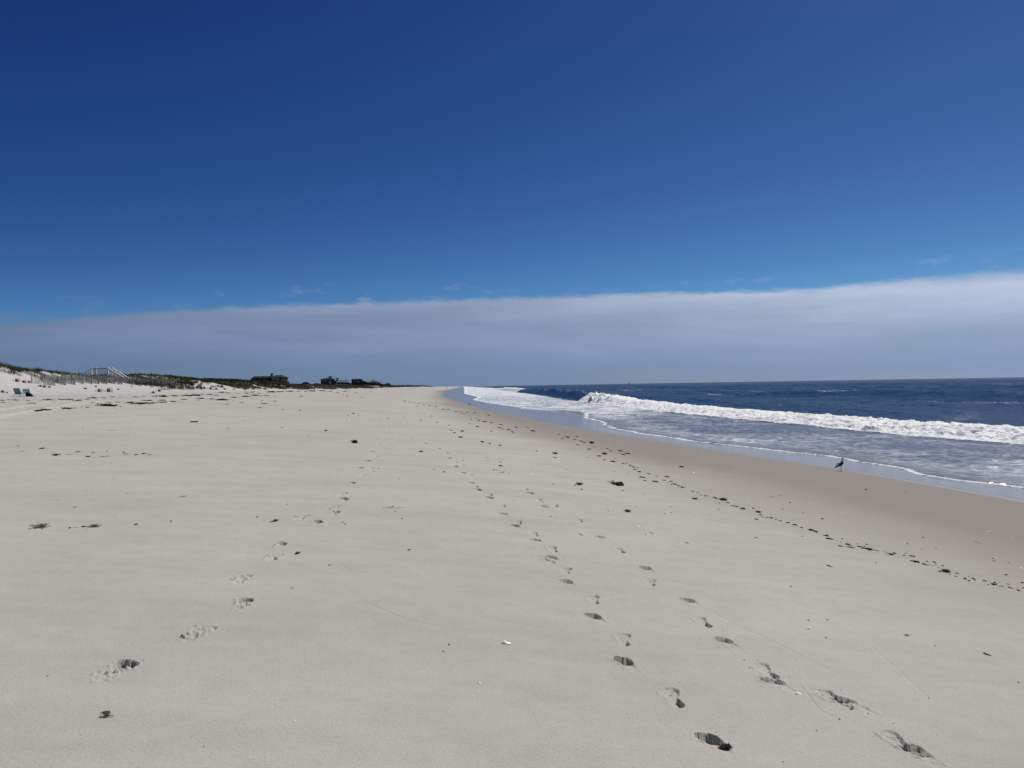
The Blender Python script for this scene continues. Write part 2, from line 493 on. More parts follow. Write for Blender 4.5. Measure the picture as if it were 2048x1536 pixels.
DET = DETAIL
ang = np.concatenate([np.radians(np.arange(-180, -40, 2.0)), np.radians(np.arange(-40, 40.01, 0.075 * DET)), np.radians(np.arange(42, 180.1, 2.0))])
ang[-1] = np.pi; ang[0] = -np.pi
rad = np.concatenate([[0.02, 0.3, 0.6, 0.9], geo(1.2, 2.6, .006 * DET), geo(2.6, 7, .0020 * DET), geo(7, 12, .0026 * DET), geo(12, 30, .0021 * DET), geo(30, 80, .0055 * DET), geo(80, 320, .008 * DET), geo(320, 9500, .02), [9500]])

def full_sand(X, Y):
    Z = z_sand(X, Y)
    Z = Z + rut(X, Y, RUTS[0])
    Z = add_prints(X, Y, Z)
    return add_drags(X, Y, Z)

V, Q = polar(ang, rad, full_sand)
sX = V[:, 0] - X_ref(V[:, 1])
X_wet = along([(-400, 97), (-50, 20.5), (0, 14.0), (19.3, 12.4), (27, 11.2), (38, 8.0), (57, 2.9), (98, -4.6), (212, -19), (372, -32), (1000, -72), (9000, -572), (12000, -762)], 14)
wx = V[:, 0] - X_wet(V[:, 1])
nedge = fbm(V[:, 0] / 5, V[:, 1] / 9, 3, 60)
sheen = sstep(-0.25, 0.5, wx + 0.5 * nedge)
damp = sstep(-16.0, -8.2, sX + 1.6 * nedge)
dune = sstep(-6, 3, X_toe(V[:, 1]) - V[:, 0])

# sand material
sand_m, nt, b = new_mat("sand")
tc = N(nt, 'ShaderNodeTexCoord')
geoN = N(nt, 'ShaderNodeNewGeometry')
P = geoN.outputs['Position']
a_sheen = N(nt, 'ShaderNodeAttribute', attribute_name='sheen').outputs['Fac']
a_damp = N(nt, 'ShaderNodeAttribute', attribute_name='damp').outputs['Fac']
a_dune = N(nt, 'ShaderNodeAttribute', attribute_name='dune').outputs['Fac']
g1 = N(nt, 'ShaderNodeTexNoise', i_Scale=230.0, i_Detail=3.0, i_Roughness=0.75); L(nt, P, g1.inputs['Vector'])
g2 = N(nt, 'ShaderNodeTexNoise', i_Scale=60.0, i_Detail=4.0, i_Roughness=0.7); L(nt, P, g2.inputs['Vector'])
g3 = N(nt, 'ShaderNodeTexNoise', i_Scale=0.9, i_Detail=5.0, i_Roughness=0.6)
mp = N(nt, 'ShaderNodeMapping'); mp.inputs['Rotation'].default_value = (0, 0, R(14)); mp.inputs['Scale'].default_value = (0.35, 1.5, 1)
L(nt, P, mp.inputs['Vector']); L(nt, mp.outputs[0], g3.inputs['Vector'])
g4 = N(nt, 'ShaderNodeTexNoise', i_Scale=0.08, i_Detail=4.0); L(nt, P, g4.inputs['Vector'])
c = mix_col(nt, maprange(nt, g1.outputs['Fac'], 0.28, 0.72, interp='LINEAR'), SAND_DK, SAND_LT)
c = mix_col(nt, maprange(nt, g2.outputs['Fac'], 0.3, 0.7, 0, 0.35, 'LINEAR'), c, tuple(v * 0.93 for v in SAND_DK))
# sparse dark and pale grains
vo = N(nt, 'ShaderNodeTexVoronoi', i_Scale=52.0); L(nt, P, vo.inputs['Vector'])
sepc = N(nt, 'ShaderNodeSeparateColor'); L(nt, vo.outputs['Color'], sepc.inputs[0])
dk = math_n(nt, 'MULTIPLY', maprange(nt, vo.outputs['Distance'], 0.10, 0.19, 1, 0), maprange(nt, sepc.outputs[0], 0.95, 0.955))
c = mix_col(nt, math_n(nt, 'MULTIPLY', dk, 0.75), c, (0.07, 0.06, 0.05))
lt = math_n(nt, 'MULTIPLY', maprange(nt, vo.outputs['Distance'], 0.08, 0.16, 1, 0), maprange(nt, sepc.outputs[1], 0.978, 0.982))
c = mix_col(nt, math_n(nt, 'MULTIPLY', lt, 0.6), c, (0.75, 0.73, 0.7))
streak = maprange(nt, g3.outputs['Fac'], 0.3, 0.7, 0.95, 1.04, 'LINEAR')
g5 = N(nt, 'ShaderNodeTexNoise', i_Scale=0.55, i_Detail=6.0, i_Roughness=0.65, i_Distortion=0.6); L(nt, P, g5.inputs['Vector'])
g6 = N(nt, 'ShaderNodeTexNoise', i_Scale=7.0, i_Detail=4.0, i_Roughness=0.6); L(nt, P, g6.inputs['Vector'])
big = math_n(nt, 'MULTIPLY', math_n(nt, 'MULTIPLY', maprange(nt, g4.outputs['Fac'], 0.3, 0.7, 0.95, 1.05, 'LINEAR'), maprange(nt, g5.outputs['Fac'], 0.35, 0.68, 0.95, 1.045, 'LINEAR')), maprange(nt, g6.outputs['Fac'], 0.3, 0.7, 0.97, 1.03, 'LINEAR'))
sc = math_n(nt, 'MULTIPLY', streak, big)
scc = N(nt, 'ShaderNodeCombineColor'); [L(nt, sc, scc.inputs[i]) for i in range(3)]
c = mix_col(nt, 1.0, c, scc.outputs[0], 'MULTIPLY')
c = mix_col(nt, math_n(nt, 'MULTIPLY', a_dune, 0.8), c, DUNE_SAND)
c = mix_col(nt, a_damp, c, DAMP_SAND)
c = mix_col(nt, a_sheen, c, WET_SAND)
L(nt, c, b.inputs['Base Color'])
r0 = math_n(nt, 'MULTIPLY_ADD', a_damp, -0.12, 0.95)
L(nt, math_n(nt, 'MULTIPLY_ADD', a_sheen, -0.69, r0), b.inputs['Roughness'])
L(nt, math_n(nt, 'MULTIPLY_ADD', a_sheen, 0.6, 0.12), b.inputs['Specular IOR Level'])
bp = N(nt, 'ShaderNodeBump', i_Distance=0.003); L(nt, math_n(nt, 'MULTIPLY_ADD', a_sheen, -0.445, 0.45), bp.inputs['Strength']); L(nt, g1.outputs['Fac'], bp.inputs['Height'])
bp2 = N(nt, 'ShaderNodeBump', i_Distance=0.012); L(nt, math_n(nt, 'MULTIPLY_ADD', a_sheen, -0.395, 0.40), bp2.inputs['Strength']); L(nt, g2.outputs['Fac'], bp2.inputs['Height']); L(nt, bp.outputs[0], bp2.inputs['Normal'])
bp3 = N(nt, 'ShaderNodeBump', i_Distance=0.02); L(nt, math_n(nt, 'MULTIPLY_ADD', a_sheen, -0.29, 0.3), bp3.inputs['Strength']); L(nt, g3.outputs['Fac'], bp3.inputs['Height']); L(nt, bp2.outputs[0], bp3.inputs['Normal'])
L(nt, bp3.outputs[0], b.inputs['Normal'])
ground = big_mesh("ground", V, Q, sand_m, True, {'sheen': sheen, 'damp': damp, 'dune': dune})
tag(ground, kind='structure')
del V, Q

# ------------------------------------------------------------------ the sea
F1 = [(922, 787), (925, 791)]
foam_px = [(945, 799.8), (976, 806), (1007, 815), (1054, 817), (1083, 819.5), (1130, 823), (1169, 829), (1167, 836), (1190, 842), (1200, 846), (1215, 855), (1243, 861),
           (1350, 878.5), (1440, 890), (1520, 898.5), (1600, 908), (1640, 910), (1687, 921.6), (1766, 932), (1800, 938), (1840, 950), (1906, 961), (1975, 969), (2048, 976)]
fp = []
for px, py in foam_px:
    p = at(px, py); fp.append((p[1], p[0]))
fp = sorted(fp)
y_last = fp[-1][0]
fp = [(-400, 104), (-50, 25), (0, 18.4)] + fp + [(y_last * 1.4, float(X_ref(y_last * 1.4)) + 1), (372, float(X_ref(372)) + 1), (1000, -61), (3000, -184), (9000, -559), (12000, -749)]
X_f0 = along(fp, 3)
X_bore = along([(-400, 110), (-50, 40), (0, 32), (20, 28.6), (38.5, 25), (57, 21), (75, 18.9), (96, 16.8), (141, 14), (194, 12.6), (348, 6.0), (470, -4), (1000, -38), (3000, -158), (9000, -530), (12000, -720)], 14)
Htab = along([(-400, .5), (38, .37), (57, .35), (96, .46), (118, .8), (130, 1.0), (150, 1.15), (165, 1.4), (200, 1.75), (300, 1.7), (380, 1.5), (430, 1.9), (520, 1.9), (600, 1.2), (12000, 1.0)], 4)
state = {}

def sea_z(X, Y):
    zs = z_sand(X, Y, False)
    ripple = 0.35 * fbm(X / 2.2, Y / 3.0, 3, 70)
    c = X - (X_f0(Y) + 0.55 * fbm(Y / 3.3, X * 0 + 3.0, 4, 71))
    bl = X_bore(Y) + 1.38 * (1 - sstep(70, 135, Y)) - 0.4 * sstep(100, 135, Y) + 1.2 * fbm(Y / 16, X * 0 + 1.0, 3, 72) + 0.35 * fbm(X / 1.3, Y / 1.3, 2, 73)
    b = X - bl
    H = Htab(Y) * (1 + 0.35 * fbm(Y / 7, X * 0, 2, 74))
    broken = np.clip(1 - sstep(150, 172, Y) + sstep(372, 420, Y), 0, 1)        # the wave still stands unbroken between the two
    # profile of the broken bore and of the green wave
    bore = sstep(-0.2, 2.6, b) * (1 - 0.80 * sstep(2.8, 11, b))
    green = sstep(-0.5, 3.6, b) ** 1.3 * (1 - sstep(4.2, 22, b))
    prof = H * (bore * broken + green * (1 - broken))
    near = np.exp(-((b - 4.5) / 5.5) ** 2) * (b > -0.6)
    lump = broken * (sstep(0, .6, b) * (1 - sstep(4, 9, b))) * (0.24 * fbm(X / 0.6, Y / 0.6, 4, 75, 0.66) + 0.22 * np.abs(fbm(X / 1.8, Y / 1.8, 3, 76)))
    splash = np.exp(-((Y - 146) / 13) ** 2) * sstep(0, 1, b) * (1 - sstep(2, 5, b)) * (np.clip(fbm(X / 1.1, Y / 1.6, 4, 77, 0.7) + 0.12, 0, 1) * 1.0 + 0.1)
    # swell and chop outside
    off = sstep(6, 40, b)
    ph = (X - X_bore(Y)) / 38.0 + 0.55 * fbm(X / 90, Y / 130, 2, 78)
    far_fade = 1 - 0.6 * sstep(600, 3000, np.hypot(X, Y))
    swell = off * far_fade * 0.85 * (np.exp(1.8 * (np.sin(2 * np.pi * ph) - 1)) * 1.6 - 0.45) * (0.55 + 0.9 * np.clip(fbm(X / 120, Y / 220, 2, 79) + .5, 0, 1))
    chop = sstep(4, 14, b) * (0.26 * fbm(X / 3.2, Y / 6.5, 4, 80, 0.55) + 0.16 * fbm(X / 11, Y / 22, 2, 81))
    inner = 0.042 * fbm(X / 0.7, Y / 0.5, 3, 82, 0.6) + 0.10 * fbm(X / 3.4, Y / 2.0, 2, 83)
    # level: runs up as a thin sheet on the sand
    level = -0.06 + 0.03 * sstep(0, 12, c)
    film = 0.012 + 0.05 * sstep(0, 0.4, c) + 0.02 * c
    z = np.maximum(level, zs + np.minimum(film, 0.35)) + inner * sstep(0.2, 3.5, c) * 0.8
    z = z + prof + lump + splash + swell + chop
    z = np.where(c < 0, zs - 0.10 - 0.25 * np.clip(-c, 0, 3), z)
    # foam cover
    nearness = sstep(64, 105, Y)
    whit = 0.42 + 0.22 * nearness + 0.14 * sstep(160, 320, Y)
    swash = whit + 0.30 * fbm(X / 2.2, Y / 2.6, 3, 84) + 0.20 * (fbm(X / 7, Y / 9, 2, 85))
    swash = swash - 0.18 * sstep(2, 8, c) * (1 - sstep(-4, -0.5, b)) * (1 - nearness)
    edge_w = 0.05 + 0.06 * np.clip(fbm(Y / 2, X * 0, 2, 86) + .5, 0, 1) + 0.004 * Y
    foam = swash
    foam = np.where(c < edge_w, 0.92 + 0.9 * vnoise(Y * 1.3, X * 0, 90) + 0.6 * vnoise(Y * 5, X * 3, 91) + 0.3 * nearness, foam)
    foam = np.where(c >= edge_w, foam * (0.45 + 0.55 * sstep(0.3, 3.0, c + 2 * nearness)), foam)
    mass = broken * (sstep(-0.15, 0.25, b) * (1 - sstep(4.2, 8.5, b + 2.0 * fbm(X / 3, Y / 5, 2, 87)))) * 1.4
    trail = broken * sstep(0, 1, b) * (1 - sstep(6, 22, b)) * 0.36
    streak = sstep(8, 25, b) * (0.16 + 0.80 * np.clip(fbm(b / 4.0 + 0.4 * fbm(X / 20, Y / 40, 2, 96), Y / 55, 3, 88) - 0.05, 0, 1)) * (1 - 0.5 * sstep(250, 900, np.hypot(X, Y)))
    face_lip = (1 - broken) * np.exp(-((b - 4.2) / 0.6) ** 2) * 0.55
    f_out = np.maximum(np.maximum(mass, trail), np.maximum(streak, face_lip))
    foam = np.where(b > 0, f_out, np.where(b > -0.15, np.maximum(mass, foam), foam))
    green_front = (1 - broken) * sstep(-1.5, 0.4, b)
    foam = np.where((b <= 0) & (b > -3), foam * (1 - green_front), foam)
    state['foam'] = np.clip(foam, 0, 1.5)
    state['shal'] = (1 - sstep(-3.0, 0.8, b)) * 1.0
    state['rim'] = (1 - sstep(0.3, 4.0, c))
    return z

angs = np.concatenate([np.radians(np.arange(-14, 36.01, 0.062 * DET)), np.radians(np.arange(36.6, 60, 0.8)), np.radians(np.arange(60, 171, 2.5))])
rads = np.concatenate([geo(9, 22, .02), geo(22, 75, .0022 * DET), geo(75, 260, .0028 * DET), geo(260, 900, .006 * DET), geo(900, 40000, .05), [40000]])
V, Q = polar(angs, rads, sea_z)
sf, sh, rm = state['foam'], state['shal'], state['rim']
# drop the cells that lie wholly on dry land
cl = V[:, 0] - X_f0(V[:, 1])
keep = (cl[Q] > -3.0).any(1)
Q = Q[keep]
used = np.zeros(len(V), bool); used[Q.ravel()] = True
remap = np.cumsum(used) - 1
V = V[used]; Q = remap[Q]; sf = sf[used]; sh = sh[used]; rm = rm[used]

sea_m, nt, b = new_mat("sea_water")
out = nt.nodes['Material Output']
geoN = N(nt, 'ShaderNodeNewGeometry'); P = geoN.outputs['Position']
a_f = N(nt, 'ShaderNodeAttribute', attribute_name='foam').outputs['Fac']
a_s = N(nt, 'ShaderNodeAttribute', attribute_name='shallow').outputs['Fac']
a_r = N(nt, 'ShaderNodeAttribute', attribute_name='rim').outputs['Fac']
mp = N(nt, 'ShaderNodeMapping'); mp.inputs['Rotation'].default_value = (0, 0, R(6)); mp.inputs['Scale'].default_value = (0.55, 1.1, 0.8)
L(nt, P, mp.inputs['Vector'])
n1 = N(nt, 'ShaderNodeTexNoise', i_Scale=3.6, i_Detail=8.0, i_Roughness=0.72, i_Distortion=0.5); L(nt, mp.outputs[0], n1.inputs['Vector'])
n2 = N(nt, 'ShaderNodeTexNoise', i_Scale=5.0, i_Detail=5.0, i_Roughness=0.6); L(nt, P, n2.inputs['Vector'])
vor = N(nt, 'ShaderNodeTexVoronoi', i_Scale=1.7); vor.feature = 'DISTANCE_TO_EDGE'
dis = N(nt, 'ShaderNodeMix'); dis.data_type = 'VECTOR'; dis.inputs[0].default_value = 0.35
L(nt, P, dis.inputs[4]); L(nt, n1.outputs['Color'], dis.inputs[5]); L(nt, dis.outputs[1], vor.inputs['Vector'])
lace = maprange(nt, vor.outputs['Distance'], 0.0, 0.22, 0.16, -0.10, 'LINEAR')
v = math_n(nt, 'ADD', math_n(nt, 'ADD', math_n(nt, 'MULTIPLY_ADD', n1.outputs['Fac'], 1.7, -0.85), a_f), math_n(nt, 'MULTIPLY', lace, a_s))
cover = math_n(nt, 'MAXIMUM', maprange(nt, v, 0.50, 0.82), math_n(nt, 'MULTIPLY', math_n(nt, 'MULTIPLY', a_s, 0.42), maprange(nt, v, 0.12, 0.72)))
deep = mix_col(nt, a_s, DEEP_COL, SHAL_COL)
deep = mix_col(nt, math_n(nt, 'MULTIPLY', a_r, 0.55), deep, RIM_COL)
nt.nodes.remove(b)
dif = N(nt, 'ShaderNodeBsdfDiffuse'); L(nt, deep, dif.inputs['Color'])
gls = N(nt, 'ShaderNodeBsdfGlossy'); L(nt, math_n(nt, 'MULTIPLY_ADD', a_s, 0.02, 0.13), gls.inputs['Roughness'])
frs = N(nt, 'ShaderNodeFresnel', i_IOR=1.333)
wat = N(nt, 'ShaderNodeMixShader'); L(nt, dif.outputs[0], wat.inputs[1]); L(nt, gls.outputs[0], wat.inputs[2])
# waves turned towards the viewer keep the reflectance of a rough sea well below that of a flat mirror
L(nt, math_n(nt, 'MINIMUM', frs.outputs[0], math_n(nt, 'MULTIPLY_ADD', a_s, 0.24, 0.28)), wat.inputs[0])
wn = N(nt, 'ShaderNodeTexNoise', i_Scale=0.55, i_Detail=7.0, i_Roughness=0.62)
mp2 = N(nt, 'ShaderNodeMapping'); mp2.inputs['Rotation'].default_value = (0, 0, R(8)); mp2.inputs['Scale'].default_value = (1.4, 0.8, 1.0)
L(nt, P, mp2.inputs['Vector']); L(nt, mp2.outputs[0], wn.inputs['Vector'])
wb = N(nt, 'ShaderNodeBump', i_Distance=WAVE_BUMP); L(nt, math_n(nt, 'MULTIPLY_ADD', a_s, -0.35, 1.0), wb.inputs['Strength']); L(nt, wn.outputs['Fac'], wb.inputs['Height'])
wb2 = N(nt, 'ShaderNodeBump', i_Distance=0.05, i_Strength=0.5); L(nt, n2.outputs['Fac'], wb2.inputs['Height']); L(nt, wb.outputs[0], wb2.inputs['Normal'])
[L(nt, wb2.outputs[0], q.inputs['Normal']) for q in (dif, gls, frs)]
fo = N(nt, 'ShaderNodeBsdfPrincipled'); fo.inputs['Roughness'].default_value = 0.75; fo.inputs['Specular IOR Level'].default_value = 0.2
fcol = mix_col(nt, maprange(nt, n2.outputs['Fac'], 0.3, 0.6), (0.70, 0.73, 0.76), (0.93, 0.94, 0.94))
fcol = mix_col(nt, math_n(nt, 'MULTIPLY', a_s, 0.55), fcol, (0.60, 0.64, 0.71)); L(nt, fcol, fo.inputs['Base Color'])
fb = N(nt, 'ShaderNodeBump', i_Distance=0.10, i_Strength=0.9); L(nt, n2.outputs['Fac'], fb.inputs['Height']); L(nt, fb.outputs[0], fo.inputs['Normal'])
mx = N(nt, 'ShaderNodeMixShader'); L(nt, cover, mx.inputs[0]); L(nt, wat.outputs[0], mx.inputs[1]); L(nt, fo.outputs[0], mx.inputs[2])
L(nt, mx.outputs[0], out.inputs['Surface'])
sea = big_mesh("sea_water", V, Q, sea_m, True, {'foam': sf, 'shallow': sh, 'rim': rm})
tag(sea, kind='structure')
del V, Q
# ------------------------------------------------------------------ materials for the objects
weed_m = simple_mat("dried_seaweed", (0.027, 0.022, 0.015), 0.8, 0.5, 9, 0.4, 0.25)
twig_m = simple_mat("grey_stalk", (0.085, 0.075, 0.06), 0.8, 0.3, 20, 0.2, 0.2)
shell_m = simple_mat("shell_white", (0.90, 0.89, 0.86), 0.45, 0.08, 8, 0.1, 0.4)
shell_dk = simple_mat("shell_grey", (0.42, 0.40, 0.38), 0.5, 0.2, 8, 0.1, 0.4)
wood_m = simple_mat("weathered_slats", (0.32, 0.305, 0.285), 0.85, 0.35, 5, 0.3, 0.2)
wire_m = simple_mat("wire", (0.10, 0.10, 0.10), 0.5, 0.2, 5, 0, 0.4)
white_m = simple_mat("white_paint", (0.88, 0.88, 0.87), 0.5, 0.05, 3, 0.05, 0.4)
grey_m = simple_mat("grey_boards", (0.24, 0.24, 0.24), 0.8, 0.2, 3, 0.2, 0.2)
teal_m = simple_mat("teal_canvas", (0.035, 0.22, 0.28), 0.8, 0.1, 20, 0.1, 0.2)
pale_m = simple_mat("pale_canvas", (0.45, 0.52, 0.54), 0.8, 0.1, 20, 0.1, 0.2)
alu_m = simple_mat("aluminium_tube", (0.5, 0.5, 0.5), 0.35, 0.05, 5, 0, 0.6)
black_m = simple_mat("black_cloth", (0.012, 0.012, 0.014), 0.85, 0.3, 8, 0.4, 0.2)
shingle_m = simple_mat("dark_shingles", (0.028, 0.027, 0.026), 0.85, 0.35, 2.5, 0.5, 0.2)
shingle_b = simple_mat("grey_blue_shingles", (0.045, 0.055, 0.07), 0.8, 0.25, 2.0, 0.4, 0.2)
roof_m = simple_mat("roof_shingles", (0.020, 0.020, 0.022), 0.85, 0.3, 2.5, 0.5, 0.2)
roof_b = simple_mat("blue_grey_roof", (0.045, 0.052, 0.065), 0.8, 0.25, 2.0, 0.4, 0.2)
trim_m = simple_mat("pale_trim", (0.55, 0.55, 0.53), 0.6, 0.08, 3, 0.05, 0.3)
brick_m = simple_mat("chimney_brick", (0.09, 0.06, 0.05), 0.85, 0.3, 6, 0.4, 0.2)
pole_m = simple_mat("pole_wood", (0.07, 0.055, 0.045), 0.85, 0.3, 2, 0.3, 0.2)
glass_m, _nt, _b = new_mat("window_glass"); _b.inputs['Base Color'].default_value = (0.02, 0.025, 0.03, 1); _b.inputs['Roughness'].default_value = 0.08

def ground_z(x, y): return float(z_sand(x, y))

# ------------------------------------------------------------------ seaweed, stalks and shells
def blob(mb, c, r, seed, n=7, m=0, squash=0.6):
    rr = random.Random(seed)
    vs = []; fs = []
    k = n + 2
    for i in range(n + 1):
        th = math.pi * i / n
        for j in range(k):
            ph = 2 * math.pi * j / k
            q = 1 + rr.uniform(-.38, .38)
            vs.append((c[0] + r * q * math.sin(th) * math.cos(ph), c[1] + r * q * math.sin(th) * math.sin(ph), c[2] + r * q * squash * math.cos(th)))
    for i in range(n):
        for j in range(k):
            fs.append((i * k + j, (i + 1) * k + j, (i + 1) * k + (j + 1) % k, i * k + (j + 1) % k))
    mb.add(vs, fs, m)

def ribbon(mb, p, d, length, w, lift, rr, segs=5, m=0):
    x, y, z = p; a = d
    pts = []
    for i in range(segs + 1):
        t = i / segs
        pts.append((x, y, max(0.004, z + lift * math.sin(math.pi * t))))
        a += rr.uniform(-.55, .55)
        x += math.cos(a) * length / segs; y += math.sin(a) * length / segs
    vs = []; fs = []
    for i, q in enumerate(pts):
        ww = w * (1 - 0.75 * abs(i / segs - 0.45) * 1.6)
        tx = rr.uniform(-.4, .4)
        vs += [(q[0] - math.sin(a) * ww, q[1] + math.cos(a) * ww, q[2] + tx * ww), (q[0] + math.sin(a) * ww, q[1] - math.cos(a) * ww, q[2] - tx * ww + ww * .5)]
    for i in range(segs): fs.append((2 * i, 2 * i + 1, 2 * i + 3, 2 * i + 2))
    mb.add(vs, fs, m)

def weed_mesh(kind, seed, fine=1.0):
    rr = random.Random(seed); mb = MB()
    if kind == 't':
        for i in range(int(14 * fine)):
            x = rr.uniform(-.42, .42); blob(mb, (x, rr.uniform(-.07, .07) + 0.05 * math.sin(6 * x + seed), .012), rr.uniform(.03, .075) * (1.2 - 1.4 * abs(x)), seed * 50 + i, 5, squash=.55)
        for i in range(int(46 * fine)):
            x = rr.gauss(0, .21); x = max(-.5, min(.5, x))
            ribbon(mb, (x, rr.gauss(0, .06), .01), rr.choice((0, math.pi)) + rr.uniform(-.5, .5), rr.uniform(.06, .24), rr.uniform(.006, .014), rr.uniform(.0, .07), rr)
    elif kind == 'k':
        for i in range(int(8 * fine)):
            a = rr.uniform(0, 6.28); q = rr.uniform(0, .22)
            blob(mb, (math.cos(a) * q * 1.3, math.sin(a) * q * .8, .09 * (1 - q * 3) + .03), rr.uniform(.05, .11), seed * 70 + i, 6, squash=.8)
        for i in range(int(110 * fine)):
            a = rr.uniform(0, 6.28); q = rr.uniform(.02, .28)
            ribbon(mb, (math.cos(a) * q, math.sin(a) * q * .7, rr.uniform(.0, .12) * (1 - q)), a + rr.uniform(-1, 1), rr.uniform(.10, .30), rr.uniform(.006, .02), rr.uniform(.0, .16), rr)
    elif kind == 'h':      # clump with a long tail
        for i in range(int(6 * fine)):
            blob(mb, (-.38 + rr.uniform(-.07, .12), rr.uniform(-.05, .05), .03), rr.uniform(.05, .085), seed * 70 + i, 6, squash=.8)
        for i in range(int(16 * fine)):
            t = i / 16.0; blob(mb, (-.3 + .75 * t, 0.05 * math.sin(5 * t), .012), .045 * (1 - t) + .016, seed * 90 + i, 5, squash=.5)
        for i in range(int(34 * fine)):
            ribbon(mb, (-.4 + rr.random() ** 1.8 * .7, rr.gauss(0, .03), .02), rr.uniform(-.5, .5), rr.uniform(.08, .25), rr.uniform(.005, .013), rr.uniform(0, .06), rr)
    return mb

def twig_mesh(seed):
    rr = random.Random(seed); mb = MB()
    for s in range(3 if seed % 2 else 2):
        pts = []; x = -.5 + s * rr.uniform(.1, .3); y = rr.uniform(-.03, .03); a = rr.uniform(-.15, .15)
        n = 9
        for i in range(n):
            pts.append((x, y, .014 + .01 * math.sin(i * 1.3 + s))); a += rr.uniform(-.22, .22) - a * .3
            x += (1 - s * .35) / n * math.cos(a); y += (1 - s * .35) / n * math.sin(a)
        mb.tube(pts, [0.010 * (1 - .6 * i / n) for i in range(n)], 5)
    for i in range(5): blob(mb, (rr.uniform(-.35, .3), rr.uniform(-.02, .02), .015), .02, seed * 7 + i, 5)
    return mb

VAR = {}
for kd in 'tkh':
    VAR[kd] = []
    for s in range(5):
        mb = weed_mesh(kd, 3 + s * 7 + ord(kd))
        me = bpy.data.meshes.new("seaweed"); me.from_pydata(mb.v, [], mb.f); me.materials.append(weed_m); me.update(); VAR[kd].append(me)
VAR['w'] = []
for s in range(4):
    mb = twig_mesh(5 + s)
    me = bpy.data.meshes.new("stalk"); me.from_pydata(mb.v, [], mb.f); me.materials.append(twig_m); me.update(); VAR['w'].append(me)

_ct = [0]
def drop(kind, px, py, w, label, group, name='seaweed', cat='seaweed', yscale=None, hs=1.0, rot=None):
    p = at(px, py)
    dist = p[1]
    size = w * dist / F * 1.08
    me = VAR[kind][_ct[0] % len(VAR[kind])]; _ct[0] += 1
    o = bpy.data.objects.new(name, me); C.objects.link(o)
    r = random.Random(int(px * 7 + py * 13))
    o.location = (p[0], p[1], p[2] - 0.002 * size)
    zr = {'t': 1.35, 'k': 1.0, 'h': 1.25, 'w': 1.0}[kind] * hs
    ys = yscale if yscale else {'t': 1.2, 'k': 1.2, 'h': 1.2, 'w': 1.0}[kind]
    o.scale = (size, size * ys, size * zr)
    a = r.uniform(-.3, .3) if rot is None else rot
    if kind != 'h' and r.random() < .5: a += math.pi
    # settle on the slope of the sand
    e = 0.15
    dzx = (ground_z(p[0] + e, p[1]) - ground_z(p[0] - e, p[1])) / (2 * e); dzy = (ground_z(p[0], p[1] + e) - ground_z(p[0], p[1] - e)) / (2 * e)
    nrm = Vector((-dzx, -dzy, 1)).normalized()
    o.rotation_euler = (nrm.to_track_quat('Z', 'Y').to_matrix() @ Matrix.Rotation(a, 3, 'Z')).to_euler()
    return tag(o, label, cat, group)

G_WRACK = "seaweed in the old wrack below the dunes"
L_WRACK = "dark dried seaweed patch in the long wrack band below the dunes"
L_WRACK_S = "small dark seaweed scrap scattered at the edge of the wrack band below the dunes"
wrack = """5 801 10 t;57 801 7 t;97 799.6 17 t;124.5 799.6 14 t;140 799 12 t;155 801.8 17 t;173 799 12 t;186 796 17 t;208 796 10 t;224 794.5 11 t;240 795 7 t;271 794 10 t;
287 793 8 t;218 804.7 10 t;236 804.7 10 t;217 812 38 t;262 805.5 19 t;278 808 30 t;76 821.5 17 t;94 820 20 t;132 817.6 24 t;174 815 9 t;184.5 805 8 t;6 805.7 9 t;64 807.5 14 t;29 800.5 12 t;
17 799.5 8 t;326 792.8 23 t;374 791.7 20 t;391 791 24 t;420.6 789.8 13 t;444 785.4 18 t;492 784.4 9 t;476 787.5 6 t;494 787.6 10 t;467.5 795 14 t;491 793.5 18 t;511 791.3 18 t;532 791.4 11 t;
368 799 11 t;403 797.4 16 t;396 800.2 7 t;422 798.3 13 t;442.6 800.5 26 t;466.5 802 5 t;484 805 9 t;549.5 802.7 9 t;539 802.3 5 t;523 801.5 6 t;527.5 807.8 13 t;520 815.5 9 t;454 808.9 9 t;
297.6 801.5 15 t;324 800.8 14 t;297 807.2 22 t;322.5 805.2 20 t;346 803.7 14 t;533 791.5 9 t;542.5 784.2 18 t;560 783.8 12 t;580 783.2 16 t;596 783 10 t;611 783.2 7 t;624.5 782.4 15 t;645 782 12 t;602 793 9 t;
350 792.3 16 t;306 793.4 8 t;287 801 10 t;433 791 9 t;456 786.3 9 t;505 785.6 8 t;518 787 8 t;506 783 9 t;660 783 8 t;675 786 8 t;690 783 9 t;712 785 6 t;694 792 6 t;723 795 6 t;687 790 5 t"""
for k, e in enumerate(wrack.replace('\n', '').split(';')):
    px, py, w, kd = e.split(); w = float(w)
    drop(kd if w < 20 else 't', float(px), float(py), w * 1.2, L_WRACK if w > 9.9 else L_WRACK_S, G_WRACK, yscale=2.4, hs=0.95)

